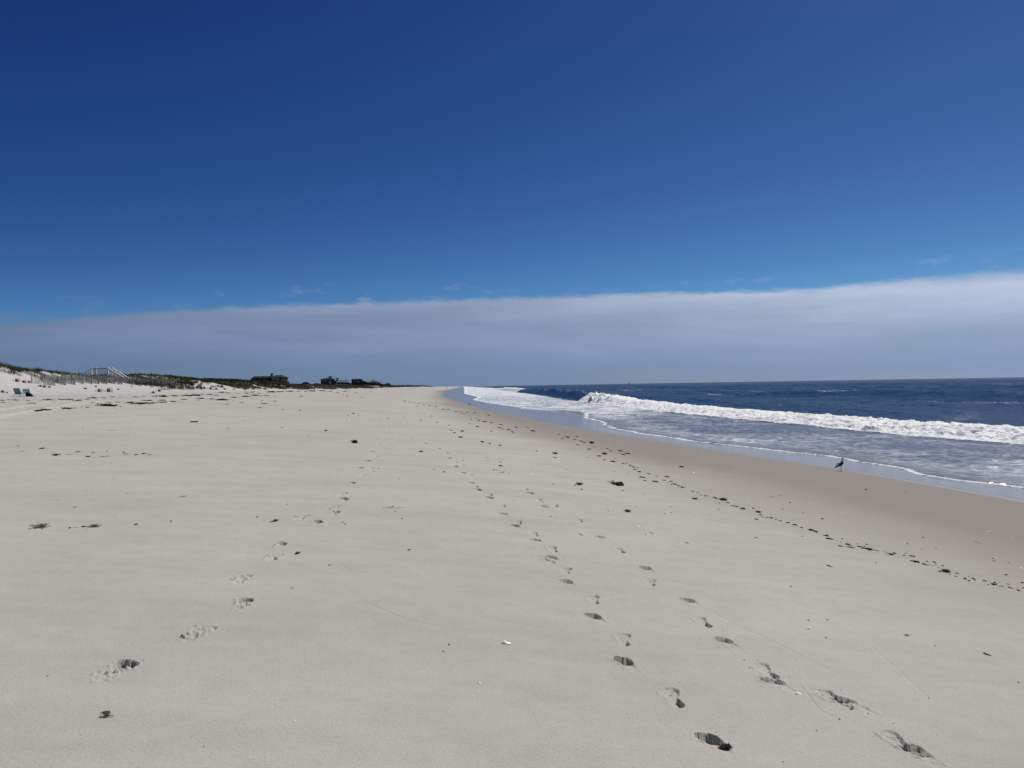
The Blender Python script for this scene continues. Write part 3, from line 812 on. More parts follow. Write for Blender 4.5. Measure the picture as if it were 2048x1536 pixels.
G_TIDE = "seaweed along the last tide line"
L_TIDE = "dark seaweed scrap in the slanting line left by the last tide"
L_TIDE2 = "long thin dark seaweed strip in the slanting line left by the last tide"
tide = """809.5 802.5 8 t;819.5 804 6 t;829 806 5 t;837 807.5 6 t;847 810 6 t;859.5 811.8 7 t;872 813.8 8 t;887 818.8 9 t;897 818.8 8 t;912 823 8 t;922 824.5 6 t;934.5 825.5 7 t;949.5 826 8 t;926 827.5 6 t;930 829 5 t;
942 839 7 t;958 841 9 t;969 843.7 13 t;982 846 10 t;1002 849.5 11 t;999.5 856 11 t;1005 858.5 8 t;1017 860 12 t;1024 863 9 t;1026 866 8 t;1033 855 9 t;1055 855 7 t;1066 862.5 16 t;1118 869 7 t;1131 873 7 t;1136 875.5 8 k;1154 874 9 t;1124 878 8 t;1149 879.5 9 t;
1161.5 882.5 9 t;1169 885 9 t;1183 886.8 14 k;1155 889.5 9 t;1179 898.8 12 t;1188 894 6 t;1214 898 9 t;1221.5 902 9 t;1209 908.8 13 k;1199 912.5 13 t;1246.5 909.5 11 t;1256.5 907.8 15 t;1241.5 902.5 15 t;1209 920 9 t;
1226.5 923.8 18 t;1246.5 927.5 10 t;1259 931 9 t;1266.5 934.5 11 t;1269 938.8 11 t;1279 944 13 t;1298 948 10 t;1313 952.5 7 t;1334 954 13 t;1284 955 16 t;1341.5 963 10 t;1329 961 9 t;1311.5 963.8 16 t;1290 961.5 9 t;
1349 969 14 t;1356.5 971.8 10 t;1364 974.5 12 t;1386 983 8 t;1395 985 6 t;1411.5 992 10 t;1389 998 19 t;1430 996 12 t;1456.5 1006 10 t;1466.5 1012 11 t;1474 1013.8 10 t;1486.5 1017.5 16 t;1521.5 1030 9 t;1511.5 1038.8 11 t;
1525 1034 6 t;1542 1036 12 t;1552 1039 8 t;1561 1042 8 t;1575 1046 9 t;1590 1050 14 t;1603.5 1055.5 9 t;1621 1060 16 t;1631 1063 14 t;1651 1071.8 14 t;1658.5 1078 18 t;1696 1089.5 16 t;1681 1092.5 14 t;1701 1095 14 t;1718.5 1093.8 13 t;
1736 1098.8 24 t;1752 1101 10 t;1781 1108.8 18 t;1790 1108 6 k;1826 1113 14 t;1831 1123.8 20 t;1848.5 1128.8 14 t;1868.5 1125 7 k;1913.5 1147 9 t;1911 1153 6 t;1946 1157 8 t;1970 1162 10 t;1986 1168 11 t;2003.5 1173 9 t;2019.8 1175.8 10 t;2037 1181.8 8 k;2017 1168.5 7 t"""
for e in tide.replace('\n', '').split(';'):
    px, py, w, kd = e.split(); w = float(w)
    drop(kd, float(px), float(py), w * 1.1, L_TIDE2 if (w > 15 and kd == 't') else L_TIDE, G_TIDE, yscale=1.9 if kd == 't' else None, hs=1.2)

G_OPEN = "seaweed scraps scattered on the open sand"
L_OPEN = "small dark seaweed scrap lying loose on the open pale sand"
L_OPEN_R = "small dark speck of seaweed on the damp sand between tide line and water"
openl = """565 819.6 10 h;601 820.8 9 h;564 855 8 t;707 827.5 13 t;696 831 7 t;717 831.5 6 t;777 837 9 t;741.5 783 3.5 k;694 793 8 t;714 794.5 6 t;388 844.5 25 t;456 857.5 20 w;843 841 11 t;874 845.5 10 t;899 851 10 t;902 861 13 t;909.5 866 13 t;924.5 863 9 k;
954.5 854 9 k;939.5 848 10 t;982 863 10 t;921 875.5 11 k;863 832.5 4 k;834.5 813 4 k;977 831 6 k;964.5 884.5 10 k;979.5 887.5 13 h;999.5 891 15 t;962 888.7 6 t;1110 915.8 13 t;1073 902.5 11 t;1229 943 6 t;1175 915 7 t;748 942.5 7 t;888 944.5 6 k;868 939 4 k;
1001 925 5 k;1001 932.5 10 k;988 940.5 6 k;1008 944 7 t;1017 947 6 t;784.5 1014 27 w;790 1023 7 t;549.5 1042 28 t;597 1033 20 w;659.5 1130.5 8 t;818 1100 7 k;583 1176 20 w;1511.5 1075.5 10 t;1456.5 941 10 w;1341.5 1013.8 6 t;1330 1028 4 k;1246 981 9 t;1163 979 6 k;
1301.5 1066 28 w;1161.5 1068.8 26 w;1372.8 1086 11 t;1645 1038 7 k;1580 1005.5 9 t;1606 1025.8 4 k;1545 993.8 17 w;1561 991 7 t;1590 1020.5 10 w;1565 1018 4 k;1957 1085.8 20 w;2017 1125.5 7 t;2012 1150 7 k;2044.8 1166 8 k;1987 1117.5 9 t;1988 1122 8 t;1843.5 1098 6 t;1872 1097 6 t;1875 1078 8 w;
1846 1075 5 k;1815 1088 5 k;1658.5 1132.5 17 t;1582 1173 5 k;1752 1126 4 k;1732 979.5 7 k;1812 983 6 t;45 902.5 22 w;36 891.8 9 t;84 897.5 20 t;112.5 910.5 28 t;140 909 26 w;156 904 13 t;186 905.5 9 t;175 913.8 18 t;247.5 905 12 t;251 908.5 11 t;272.5 910 14 t;287 907.5 16 t;
299 910 10 t;187 916 8 t;225 860.8 14 w;262 856 10 w;150 1014.5 8 t;167 1054 9 k;272 1049 16 t;342 1042.5 9 t;95 1216 10 w;105 906 12 w;210 913 30 w;368 993 29 w;95 1352 7 t;898 1289 10 t;886 1303 8 t;1236 1005? 0 t;
1655 1240 5 k;1617 1241 5 k;1652 1276 5 k;1870 1292 4 k;1857 1396 5 t;2037 1365 5 k;1679 1438 4 k;1633 1462 4 k;1566 1524 4 k;408 1493 6 t;1343 1026 4 k;1437 1019 4 k;1457 938 5 t;1107 969 5 k;1150 971 5 k;1255 948 6 t;1272 1014 6 t;1217 1022 4 k;1224 1023 5 t;1106 908 7 t"""
UNI = {"388": "flat dark streak of seaweed alone on pale sand below the wrack band", "549.5": "longest thin dark seaweed streak at the left edge of the left footprint trail",
       "784.5": "thin dark stalk lying straight between the two middle footprint trails", "368": "single curved grey stalk alone on the smooth left sand",
       "1301.5": "thin straight twig on the sand beside two white shells", "1161.5": "thin twig crossing the right footprint trail", "1957": "thin straight twig on the damp sand above the tide line at right",
       "112.5": "thickest dark reed scrap in the loose patch on the left sand", "272": "small dark seaweed scrap third in the row of piles at left", "342": "small dark seaweed scrap ending the row of piles at left",
       "1658.5": "dark seaweed strip just shoreward of the tide line near two thick scraps", "583": "short straight dark stalk alone on the sand below the left trail",
       "95": "thin bent stalk on bare sand at far left foreground"}
for e in openl.replace('\n', '').split(';'):
    if '?' in e: continue
    xs, ys, w, kd = e.split(); px, py, w = float(xs), float(ys), float(w)
    lab = L_OPEN
    nm, ct = ('seaweed', 'seaweed')
    if kd == 'w': nm, ct = 'stalk', 'dry stalk'; lab = "thin grey dry stalk lying on the open pale sand"
    if 885 < py < 920 and px < 310: lab = "dark scrap in the loose reed and seaweed patch on the left sand" if kd != 'w' else "thin dry reed in the loose reed and seaweed patch on the left sand"
    if px > 1450 and 930 < py < 1170 and py < 1000 + (px - 1446) * 0.32: lab = L_OPEN_R if kd != 'w' else "thin dry stalk on the damp sand between tide line and water"
    if xs in UNI and not (xs == "95" and py > 1300): lab = UNI[xs]
    if (xs, ys) == ("95", "1352"): lab = L_OPEN
    drop(kd, px, py, w * 1.08, lab, G_OPEN if ct == 'seaweed' else "dry stalks on the sand", nm, ct)

# the clumps that stand out, each one by itself
for kd, px, py, w, lab in [
    ('h', 653, 861.5, 15, "dark seaweed clump with short tail up the beach from the long-tailed clump"),
    ('h', 708, 884.5, 42, "dark seaweed clump with a long tapering tail on the open sand"),
    ('k', 842, 904, 12, "dark rounded seaweed clump between the two footprint trails"),
    ('t', 594.5, 1107, 26, "thick dark seaweed clump beside the left footprint trail"),
    ('k', 1159, 969.5, 19, "dark knobbly seaweed clump left of the long seaweed strand"),
    ('h', 1229, 968, 54, "long dark seaweed strand with a thick head beside a knobbly clump"),
    ('k', 1255, 1023.5, 19, "dark domed seaweed clump alone in mid beach"),
    ('k', 1363, 934.5, 12, "dark seaweed clump alone on the damp sand seaward of the tide line"),
    ('k', 1446.5, 1000.5, 21, "bushy dark seaweed clump at the middle of the tide line"),
    ('k', 1516.5, 1025, 15, "looped dark seaweed clump on the tide line below the bushy one"),
    ('k', 1891, 1144, 24, "largest bushy black seaweed clump on the tide line at right"),
    ('t', 1973.5, 1308.8, 22, "dark seaweed strip with a curled end at the right of the foreground"),
    ('h', 1109, 907, 25, "dark seaweed strand with a thin tail above mid beach"),
]:
    drop(kd, px, py, w, lab, None)
# frilly clump in the nearest footprint, finer
mb = weed_mesh('k', 77, 2.2); o = mb.build('seaweed', weed_m)
p = at(1450, 1496); sz = 44 * p[1] / F
o.location = (p[0], p[1], p[2] - 0.004); o.scale = (sz, sz * .75, sz * .8); o.rotation_euler = (0, 0, .5)
tag(o, "frilly black seaweed clump at the toe of the nearest footprint", 'seaweed')
# two straw piles at left
def straw_pile(px, py, w, seed, label, bright):
    p = at(px, py); s = w * p[1] / F
    t = empty('debris_pile', (p[0], p[1], p[2])); tag(t, label, 'debris pile', 'straw and seaweed piles')
    mb = weed_mesh('k', seed, 1.2); d = mb.build('seaweed_core', weed_m, t); d.scale = (s * .6, s * .5, s * .22)
    rr = random.Random(seed); mb = MB()
    for i in range(46):
        a = rr.uniform(0, 6.28); q = rr.uniform(0, .25) * s
        b0 = (math.cos(a) * q * 1.5, math.sin(a) * q, 0); h = rr.uniform(.05, .22) * s; a2 = rr.uniform(0, 6.28); sp = rr.uniform(.1, .4) * s
        mb.tube([b0, (b0[0] + math.cos(a2) * sp * .5, b0[1] + math.sin(a2) * sp * .4, h * .7), (b0[0] + math.cos(a2) * sp, b0[1] + math.sin(a2) * sp, h)], [.004, .003, .001], 4)
    mb.build('straw', straw_m, t)
straw_m = simple_mat("dry_straw", (0.22, 0.20, 0.15), 0.8, 0.3, 15, 0.1, 0.2)
straw_pile(79, 1055, 40, 5, "leftmost pile of straw and dark seaweed on the smooth left sand", 0)
straw_pile(186, 1054, 26, 9, "spiky pile of straw and seaweed second from the left", 0)
for k in range(16):
    px = random.uniform(50, 205); py = 1055 + random.uniform(-4, 7)
    drop('k', px, py, random.uniform(2.5, 5), "tiny dark crumb around the straw piles on the left sand", "crumbs around the straw piles", 'seaweed_crumb', 'seaweed crumb')
# curled straw in the foreground
p = at(214, 1433); s = 27 * p[1] / F; rr = random.Random(4); mb = MB()
for i in range(26):
    q = []; a = rr.uniform(0, 6.28); r0 = rr.uniform(.12, .32) * s; cx = rr.gauss(-.1, .08) * s
    for j in range(9):
        q.append((cx + math.cos(a) * r0 * 1.1, math.sin(a) * r0 * .6, .006 + .30 * s * abs(math.sin(a * .5 + i)) * rr.uniform(.7, 1)))
        a += .38
    mb.tube(q, .0009, 4)
mb.tube([(-.2 * s, -.05 * s, .006), (.15 * s, -.08 * s, .006), (.55 * s, -.05 * s, .004)], [.002, .003, .001], 5)
o = mb.build('straw_tangle', simple_mat("grey_straw", (0.13, 0.125, 0.11), 0.8, 0.3, 15, 0.1, 0.2)); o.location = tuple(p)
tag(o, "small curled tangle of grey straw alone in the left foreground", 'straw tangle')

# shells
def shell_mesh(name, mat, ribs=11):
    vs = []; fs = []; nr, na = 8, 33
    for i in range(nr + 1):
        t = i / nr
        for j in range(na):
            u = j / (na - 1); a = math.pi * (0.02 + 0.96 * u)
            rad = t * (0.5 + 0.03 * math.sin(a)) * (1 + 0.02 * math.cos(u * ribs * 2 * math.pi) * t)
            x = math.cos(a) * rad * 1.02; y = math.sin(a) * rad * 0.86 - 0.38
            z = 0.24 * math.sin(min(1, (1 - t) * 1.25 + .02) * math.pi / 2) * (0.35 + 0.65 * math.sin(a)) + 0.006 * math.cos(u * ribs * 2 * math.pi) * t + (0 if t < .98 else -.02)
            vs.append((x, y, z))
    for i in range(nr):
        for j in range(na - 1): fs.append((i * na + j, (i + 1) * na + j, (i + 1) * na + j + 1, i * na + j + 1))
    me = bpy.data.meshes.new(name); me.from_pydata(vs, [], fs); me.materials.append(mat); me.polygons.foreach_set('use_smooth', [True] * len(fs)); me.update(); return me
SH = [shell_mesh('shell', shell_m), shell_mesh('shell', shell_dk, 8)]
L_SH = "tiny white shell fragment lying on the bare sand"
for px, py, w, m, lab in [(1008, 1289, 19, 0, "largest white clam shell alone in the central foreground"), (1619, 1258, 10, 0, "white oblong shell right of the second footprint trail"),
        (1594, 1389, 13, 0, "white shell pair piece between footprints at the lower right"), (1633.5, 1386, 9, 0, "small white shell just right of the white shell between footprints"),
        (1815, 1272, 12, 1, "thin pale shell lying edge-on in the right foreground"), (1882, 1305, 6, 0, "small white shell left of the curled seaweed strip"),
        (588, 1443, 6, 0, "small white shell chip alone at lower left of centre"), (957, 1367, 7, 0, "small pale shell with dark underside below the clam shell"),
        (1275, 1054, 8, 0, "white shell above the straight twig, the brighter of two"), (1291, 1057, 6, 0, "white shell just above the straight twig"),
        (1980, 1064, 7, 0, None), (2024, 1077, 6, 0, None), (1935, 1054, 4, 0, None), (1839, 1049, 4, 0, None), (1680, 1026, 5, 0, None), (1766, 1002, 4, 0, None), (1723, 1211, 4, 0, None),
        (1606, 1176, 3, 0, None), (1843, 1127, 6, 0, "white shell fragment caught in the tide line"), (2045, 1137, 7, 0, None), (1992, 1117, 5, 0, None), (1458, 1002, 5, 0, "white shell beside the bushy tide line clump"),
        (255, 1289, 3, 0, None), (238, 1033, 3, 0, None), (437, 1092, 4, 0, None), (1172, 1068, 4, 0, None), (1997, 1196, 5, 0, None), (1700, 1290, 4, 0, None), (1860, 1180, 4, 0, None), (1495, 999, 5, 0, None),
        (1605, 1073, 5, 1, None), (1738, 1063, 5, 0, None), (1745, 1064, 4, 0, None), (1887, 1417, 4, 0, None), (696, 839, 5, 0, None), (1388, 946, 6, 0, None), (1065, 947, 5, 0, None), (1214, 986, 4, 0, None)]:
    p = at(px, py); s = 1.3 * w * p[1] / F
    o = bpy.data.objects.new('shell', SH[m]); C.objects.link(o); o.location = (p[0], p[1], p[2] - .03 * s); o.scale = (s, s, s * 1.1)
    rr = random.Random(int(px)); o.rotation_euler = (rr.uniform(-.12, .08), rr.uniform(-.15, .15), rr.uniform(-.6, .6) + math.pi)
    tag(o, lab or L_SH, 'shell', 'shells on the sand')

# loose dark grains and sand crumbs near the camera: nobody could count them
def scatter(name, n, mat, where, sizes, kindlabel):
    vs = []; fs = []
    base = [(1, 0, 0), (-.5, .8, 0), (-.6, -.7, 0), (0, 0, .9), (.1, .1, -.5)]
    tri = [(0, 1, 3), (1, 2, 3), (2, 0, 3), (1, 0, 4), (2, 1, 4), (0, 2, 4)]
    for i in range(n):
        x, y, s = where(i); s *= sizes()
        z = ground_z(x, y); a = random.uniform(0, 6.28); ca, sa = math.cos(a), math.sin(a)
        k = len(vs)
        for v in base:
            vx = v[0] * random.uniform(.7, 1.3); vy = v[1] * random.uniform(.6, 1.2)
            vs.append((x + s * (vx * ca - vy * sa), y + s * (vx * sa + vy * ca), z + s * (v[2] * .7 + .1)))
        fs += [tuple(q + k for q in t) for t in tri]
    o = mesh_obj(name, vs, fs, mat); return tag(o, kindlabel, None, None, 'stuff')
def w_any(i):
    y = math.exp(random.uniform(math.log(2.6), math.log(16))); x = random.uniform(-.72, .72) * y
    return x, y, 1.0
near_prints = [q for q in prints if q[1] < 13]
def w_print(i):
    q = random.choice(near_prints); a = q[2] + random.gauss(0, .5); r = abs(random.gauss(0.12, .12))
    return q[0] + math.cos(a) * r, q[1] + math.sin(a) * r, 1.0
scatter('dark_specks', 900, weed_m, w_any, lambda: 0.0012 + 0.0022 * random.random() ** 3, "tiny dark specks of debris strewn over the near sand")
crumb_m = simple_mat("sand_crumbs", (0.36, 0.345, 0.33), 0.95, 0.15, 60, 0.2, 0.1)
scatter('sand_crumbs', 1100, crumb_m, w_print, lambda: 0.002 + 0.005 * random.random() ** 3, "small crumbs of sand kicked up around the footprints")
scatter('dark_crumbs', 300, weed_m, w_print, lambda: 0.0012 + 0.0022 * random.random() ** 2, "dark crumbs of debris around the footprints")

# fine litter strewn along the tide line, the upper wrack and the middle of the beach
TL = [at(*q) for q in ((812, 803), (860, 812), (925, 826), (1000, 855), (1120, 872), (1183, 887), (1215, 912), (1260, 932), (1310, 957), (1365, 975), (1447, 1000), (1487, 1018), (1560, 1042), (1658, 1076), (1740, 1098), (1835, 1122), (1892, 1145), (1990, 1168), (2047, 1183))]
WL = [at(*q) for q in ((0, 801), (97, 800), (186, 797), (326, 793), (444, 786), (580, 783), (700, 781))]
WL2 = [at(*q) for q in ((90, 820), (217, 812), (290, 807), (442, 800), (560, 793))]
def w_line(i):
    ln, sp = ((TL, .10), (WL, 1.2), (WL2, 1.0), (WL, .5))[i % 4]
    k = random.randrange(len(ln) - 1) if ln is not TL else min(len(ln) - 2, int(random.random() ** .8 * (len(ln) - 1)))
    t = random.random(); a, b = ln[k], ln[k + 1]
    y = a[1] + (b[1] - a[1]) * t + random.gauss(0, sp)
    return a[0] + (b[0] - a[0]) * t + random.gauss(0, sp), y, (1 + .05 * y)
scatter('seaweed_litter', 850, weed_m, w_line, lambda: 0.004 + 0.013 * random.random() ** 3, "fine dark seaweed litter strewn along the tide line and wrack")
def w_mid(i):
    y = math.exp(random.uniform(math.log(9), math.log(60))); return random.uniform(-.6, .22) * y + .02 * y, y, (1 + .05 * y)
scatter('beach_litter', 260, weed_m, w_mid, lambda: 0.003 + 0.010 * random.random() ** 3, "fine dark litter scattered over the middle of the beach")

# ------------------------------------------------------------------ birds
plum_w = simple_mat("white_plumage", (0.82, 0.82, 0.82), 0.8, 0.08, 30, 0.1, 0.2)
plum_d = simple_mat("dark_plumage", (0.028, 0.029, 0.033), 0.8, 0.25, 30, 0.1, 0.2)
bill_m = simple_mat("bill_yellow", (0.45, 0.30, 0.05), 0.5, 0.1, 30, 0, 0.3)
leg_m = simple_mat("bird_leg", (0.30, 0.20, 0.18), 0.6, 0.1, 30, 0, 0.3)
def bird(px, py, height, rz, label, back, front):
    p = at(px, py)
    t = empty('gull', (p[0], p[1], p[2]), rz); tag(t, label, 'gull')
    k = height / 0.46
    mb = MB()
    # tail to neck to head in one surface; facing +x
    rings = [(-.235, 0, .195, .012, .006, .2), (-.20, 0, .205, .030, .012, .25), (-.14, 0, .222, .052, .034, .3), (-.08, 0, .240, .068, .055, .35), (-.02, 0, .262, .075, .068, .4),
             (.045, 0, .290, .068, .068, .55), (.085, 0, .320, .052, .056, .85), (.105, 0, .352, .036, .041, 1.15), (.112, 0, .382, .030, .033, 1.4), (.118, 0, .408, .030, .033, 1.35),
             (.130, 0, .432, .031, .034, .9), (.152, 0, .440, .024, .026, .45), (.168, 0, .438, .012, .014, .2)]
    mb.loft(rings, 14, 0)
    body = mb.build('body', [front], t, True)
    for s in (-1, 1):
        w = MB()
        rg = [(.055, s * .062, .292, .014, .034, .5), (.0, s * .074, .272, .018, .050, .42), (-.07, s * .068, .250, .018, .048, .36), (-.14, s * .052, .228, .014, .034, .33), (-.21, s * .030, .205, .009, .018, .3), (-.285, s * .012, .185, .003, .005, .28)]
        w.loft(rg, 10, 0); w.build('wing', [back], t, True)
    b = MB(); b.loft([(-.06, 0, .292, .045, .020, .38), (.0, 0, .312, .052, .022, .42), (.055, 0, .338, .038, .018, .6), (.08, 0, .352, .016, .008, .8)], 10, 0); b.build('mantle', [back], t, True)
    b = MB(); b.tube([(.160, 0, .438), (.185, 0, .435), (.205, 0, .430), (.212, 0, .422)], [.011, .009, .007, .003], 7); b.build('bill', bill_m, t, True)
    for s in (-1, 1):
        l = MB(); l.tube([(-.005, s * .03, .225), (.010, s * .032, .13), (-.004, s * .032, .105), (.0, s * .032, .008)], [.014, .007, .0065, .0055], 7)
        for a in (-.5, 0, .5): l.tube([(0, s * .032, .007), (math.cos(a) * .045, s * .032 + math.sin(a) * .045, .004)], [.005, .003], 5)
        l.add([(0, s * .032, .004), (math.cos(.5) * .042, s * .032 + math.sin(.5) * .042, .003), (.047, s * .032, .003), (math.cos(.5) * .042, s * .032 - math.sin(.5) * .042, .003)], [(0, 1, 2), (0, 2, 3)])
        l.build('leg', leg_m, t, True)
    for s in (-1, 1):
        e = MB(); blob(e, (.140, s * .029, .442), .0045, 3, 5, squash=1); e.build('eye', black_m, t, True)
    # carried upright: the body leans back over the legs
    ang_ = -0.24; Rm = Matrix.Rotation(ang_, 3, 'Y'); piv = Vector((0.0, 0, .225))
    for chd in t.children:
        if not chd.name.startswith('leg'):
            chd.rotation_euler = (0, ang_, 0); chd.location = piv - Rm @ piv
    t.scale = (k, k, k)
    return t
bird(1682, 942, 0.44, 0.35, "black-backed gull standing on the wet sand by the foam edge", plum_d, plum_w)
bird(939, 811.5, 0.34, 2.6, "distant dark gull standing on the wet sand up the beach", plum_d, simple_mat("mottled_plumage", (0.16, 0.14, 0.12), 0.8, 0.2, 30, 0.1, 0.2))
for i, (px, py, w) in enumerate([(867, 780.5, 3.4), (873, 781.5, 2.6), (877, 782.5, 3.0), (882, 782.6, 3.2), (888, 782.8, 3.4), (893, 783.1, 3.2), (899, 783.4, 3.0), (908, 784.6, 2.4)]):
    drop('k', px, py, w, "dark speck in the short row where the far beach meets the wet sand", "dark specks in a row on the far beach", 'seaweed_mound', 'seaweed mound', hs=1.1)

# ------------------------------------------------------------------ beach chair and bag
p = at(40, 792.5); D0 = p[1]; ks = D0 / F
ch = empty('beach_chair', (p[0], p[1], p[2] + .0), R(82)); tag(ch, "low teal striped beach chair on the sand below the dune", 'beach chair')
W2 = .30
def strip_panel(name, a0, a1, mats_, n, parent, sag):
    mb = MB()
    for i in range(n):
        t0, t1 = i / n, (i + 1) / n
        def pt(t, y): 
            return (a0[0] + (a1[0] - a0[0]) * t + sag * math.sin(math.pi * t), y, a0[1] + (a1[1] - a0[1]) * t - abs(sag) * .6 * math.sin(math.pi * t))
        v = [pt(t0, -W2), pt(t0, W2), pt(t1, W2), pt(t1, -W2)]; v2 = [(q[0] - .008, q[1], q[2] - .006) for q in v]
        mb.add(v + v2, [(0, 1, 2, 3), (7, 6, 5, 4), (0, 4, 5, 1), (1, 5, 6, 2), (2, 6, 7, 3), (3, 7, 4, 0)], 1 if i % 4 == 2 else 0)
    return mb.build(name, mats_, parent)
# the chair faces +x: seat forward, back leaning to -x
back = strip_panel('backrest', (-.16, .20), (-.42, .74), [teal_m, pale_m], 12, ch, -.02)
seat = strip_panel('seat', (.32, .24), (-.16, .17), [teal_m, pale_m], 10, ch, 0.0)
for s in (-1, 1):
    MB().tube([(.33, s * .31, .02), (.32, s * .31, .25), (-.15, s * .31, .18), (-.43, s * .31, .76)], .013, 8).build('side_frame', alu_m, ch, True)
    MB().tube([(-.44, s * .31, .02), (-.10, s * .31, .40)], .012, 8).build('leg', alu_m, ch, True)
    MB().box(-.30, .22, s * .33 - .03, s * .33 + .03, .40, .42).build('armrest', trim_m, ch)
MB().tube([(-.43, -.31, .76), (-.43, .31, .76)], .013, 8).build('top_rail', alu_m, ch, True)
MB().tube([(.33, -.31, .02), (.33, .31, .02)], .012, 8).build('foot_rail', alu_m, ch, True)
p2 = at(41.5, 791.0); t = empty('beach_chair', (p2[0] + .0, p2[1] + .8, p2[2]), R(-50)); tag(t, "second teal beach chair half hidden behind the black bag", 'beach chair')
strip_panel('backrest', (-.16, .20), (-.42, .68), [teal_m, pale_m], 12, t, -.02); strip_panel('seat', (.32, .24), (-.16, .17), [teal_m, pale_m], 10, t, 0.0)
for s in (-1, 1):
    MB().tube([(.33, s * .31, .02), (.32, s * .31, .25), (-.15, s * .31, .18), (-.43, s * .31, .70)], .013, 8).build('side_frame', alu_m, t, True)
    MB().tube([(-.44, s * .31, .02), (-.10, s * .31, .38)], .012, 8).build('leg', alu_m, t, True)
p3 = at(59, 793.2)
bag = empty('beach_bag', tuple(p3), R(5)); tag(bag, "slumped black beach bag beside the teal beach chair", 'beach bag')
mb = MB(); rr = random.Random(3)
mb.loft([(-.33, 0, .20, .10, .17, 0), (-.24, 0, .22, .17, .215, .05), (-.08, 0, .20, .20, .205, .0), (.08, 0, .17, .19, .175, -.1), (.2, 0, .12, .15, .125, -.15), (.30, 0, .07, .08, .06, -.1)], 14)
mb.build('bag_body', black_m, bag, True)
for s in (-1, 1): MB().tube([(-.25, s * .08, .40), (-.2, s * .10, .46), (-.08, s * .10, .45), (-.02, s * .09, .38)], .012, 6).build('handle', black_m, bag, True)
MB().tube([(.2, -.1, .03), (.4, -.14, .025), (.55, -.1, .02), (.62, -.02, .02)], [.03, .03, .022, .012], 7).build('strap', black_m, bag, True)

ch.scale = (.92, .92, .86)
for q_ in (t, bag): q_.scale = (.82, .82, .82)

# ------------------------------------------------------------------ sand fence in a zigzag
near = [(110, 771), (131, 770.2), (150, 769.5), (167, 768.8), (184, 768.6), (198, 768.4), (214, 768.2), (229, 768.2), (244, 768), (256, 768), (266, 768.2), (278, 768.6), (291, 769), (305, 769.5), (318, 770), (331, 770.3), (343, 770.8), (353, 771)]
fe = None
verts = []
NP = [at(*q) for q in near]
first = at(69, 768)
verts.append((first[0] - .3, first[1]))
for i, q in enumerate(NP):
    verts.append((q[0], q[1]))
    if i < len(NP) - 1:
        nx = NP[i + 1]; mx_, my_ = (q[0] + nx[0]) / 2, (q[1] + nx[1]) / 2
        verts.append((mx_ - 1.9, my_ - 0.3))
fe = empty('sand_fence', (verts[0][0], verts[0][1], ground_z(*verts[0])))
tag(fe, "weathered zigzag picket sand fence along the foot of the dune", 'sand fence')
ox, oy, oz = fe.location
pk = MB(); wr = MB(); rr = random.Random(8)
for i, (x, y) in enumerate(verts):
    z = ground_z(x, y)
    po = MB().tube([(x - ox, y - oy, z - oz - .2), (x - ox + rr.uniform(-.05, .05), y - oy, z - oz + 0.92 + rr.uniform(-.1, .15))], .045, 7).build('post', wood_m, fe)
for (ax, ay), (bx, by) in zip(verts[:-1], verts[1:]):
    Ls = math.hypot(bx - ax, by - ay); n = int(Ls / .105); dx, dy = (bx - ax) / Ls, (by - ay) / Ls
    za, zb = ground_z(ax, ay), ground_z(bx, by)
    if Ls > 12: continue
    dip = rr.uniform(-.12, .03)
    for k in range(1, n):
        t = k / n
        if rr.random() < .06: continue
        x = ax + (bx - ax) * t; y = ay + (by - ay) * t; z = za + (zb - za) * t; zg = ground_z(x, y)
        lean = rr.uniform(-.04, .04); top = z + 0.80 + dip * math.sin(math.pi * t) + rr.uniform(-.05, .05)
        pk.bar((x - ox, y - oy, zg - oz - .1), (x - ox + lean * dx, y - oy + lean * dy, top - oz), .042, .012, up=(-dy, dx, 0))
    for h in (.2, .45, .7):
        wr.tube([(ax - ox, ay - oy, za - oz + h), ((ax + bx) / 2 - ox, (ay + by) / 2 - oy, (za + zb) / 2 - oz + h - .04), (bx - ox, by - oy, zb - oz + h)], .006, 4)
pk.build('pickets', wood_m, fe); wr.build('wire', wire_m, fe)

# ------------------------------------------------------------------ white dune stairway
YS = 115.0
def P(px, py, Y=YS): return at_depth(px, py, Y)
zl = P(200, 749.5)[2]; xl = P(183, 750)[0]; xr = P(216, 750)[0]
st = empty('dune_stairway', (xr, YS, ground_z(xr, YS))); tag(st, "white-railed wooden dune stairway crossing the crest behind the fence", 'stairway')
ox, oy, oz = st.location
WY = 1.25
def rel(x, y, z): return (x - ox, y - oy, z - oz)
dk_ = MB()
for i in range(int((xr - xl) / .15)):
    x = xl + i * .15; dk_.box(x - ox, x + .135 - ox, -.02, WY + .02, zl - .04 - oz, zl - oz)
dk_.build('deck', grey_m, st)
slope = 0.62; run = P(252, 750)[0] - xr; nst = int(run / .28)
tr = MB()
for i in range(nst):
    x = xr + i * .28; z = zl - (i + 1) * .28 * slope
    tr.box(x - ox, x + .30 - ox, 0, WY, z - .04 - oz, z - oz)
tr.build('treads', grey_m, st)
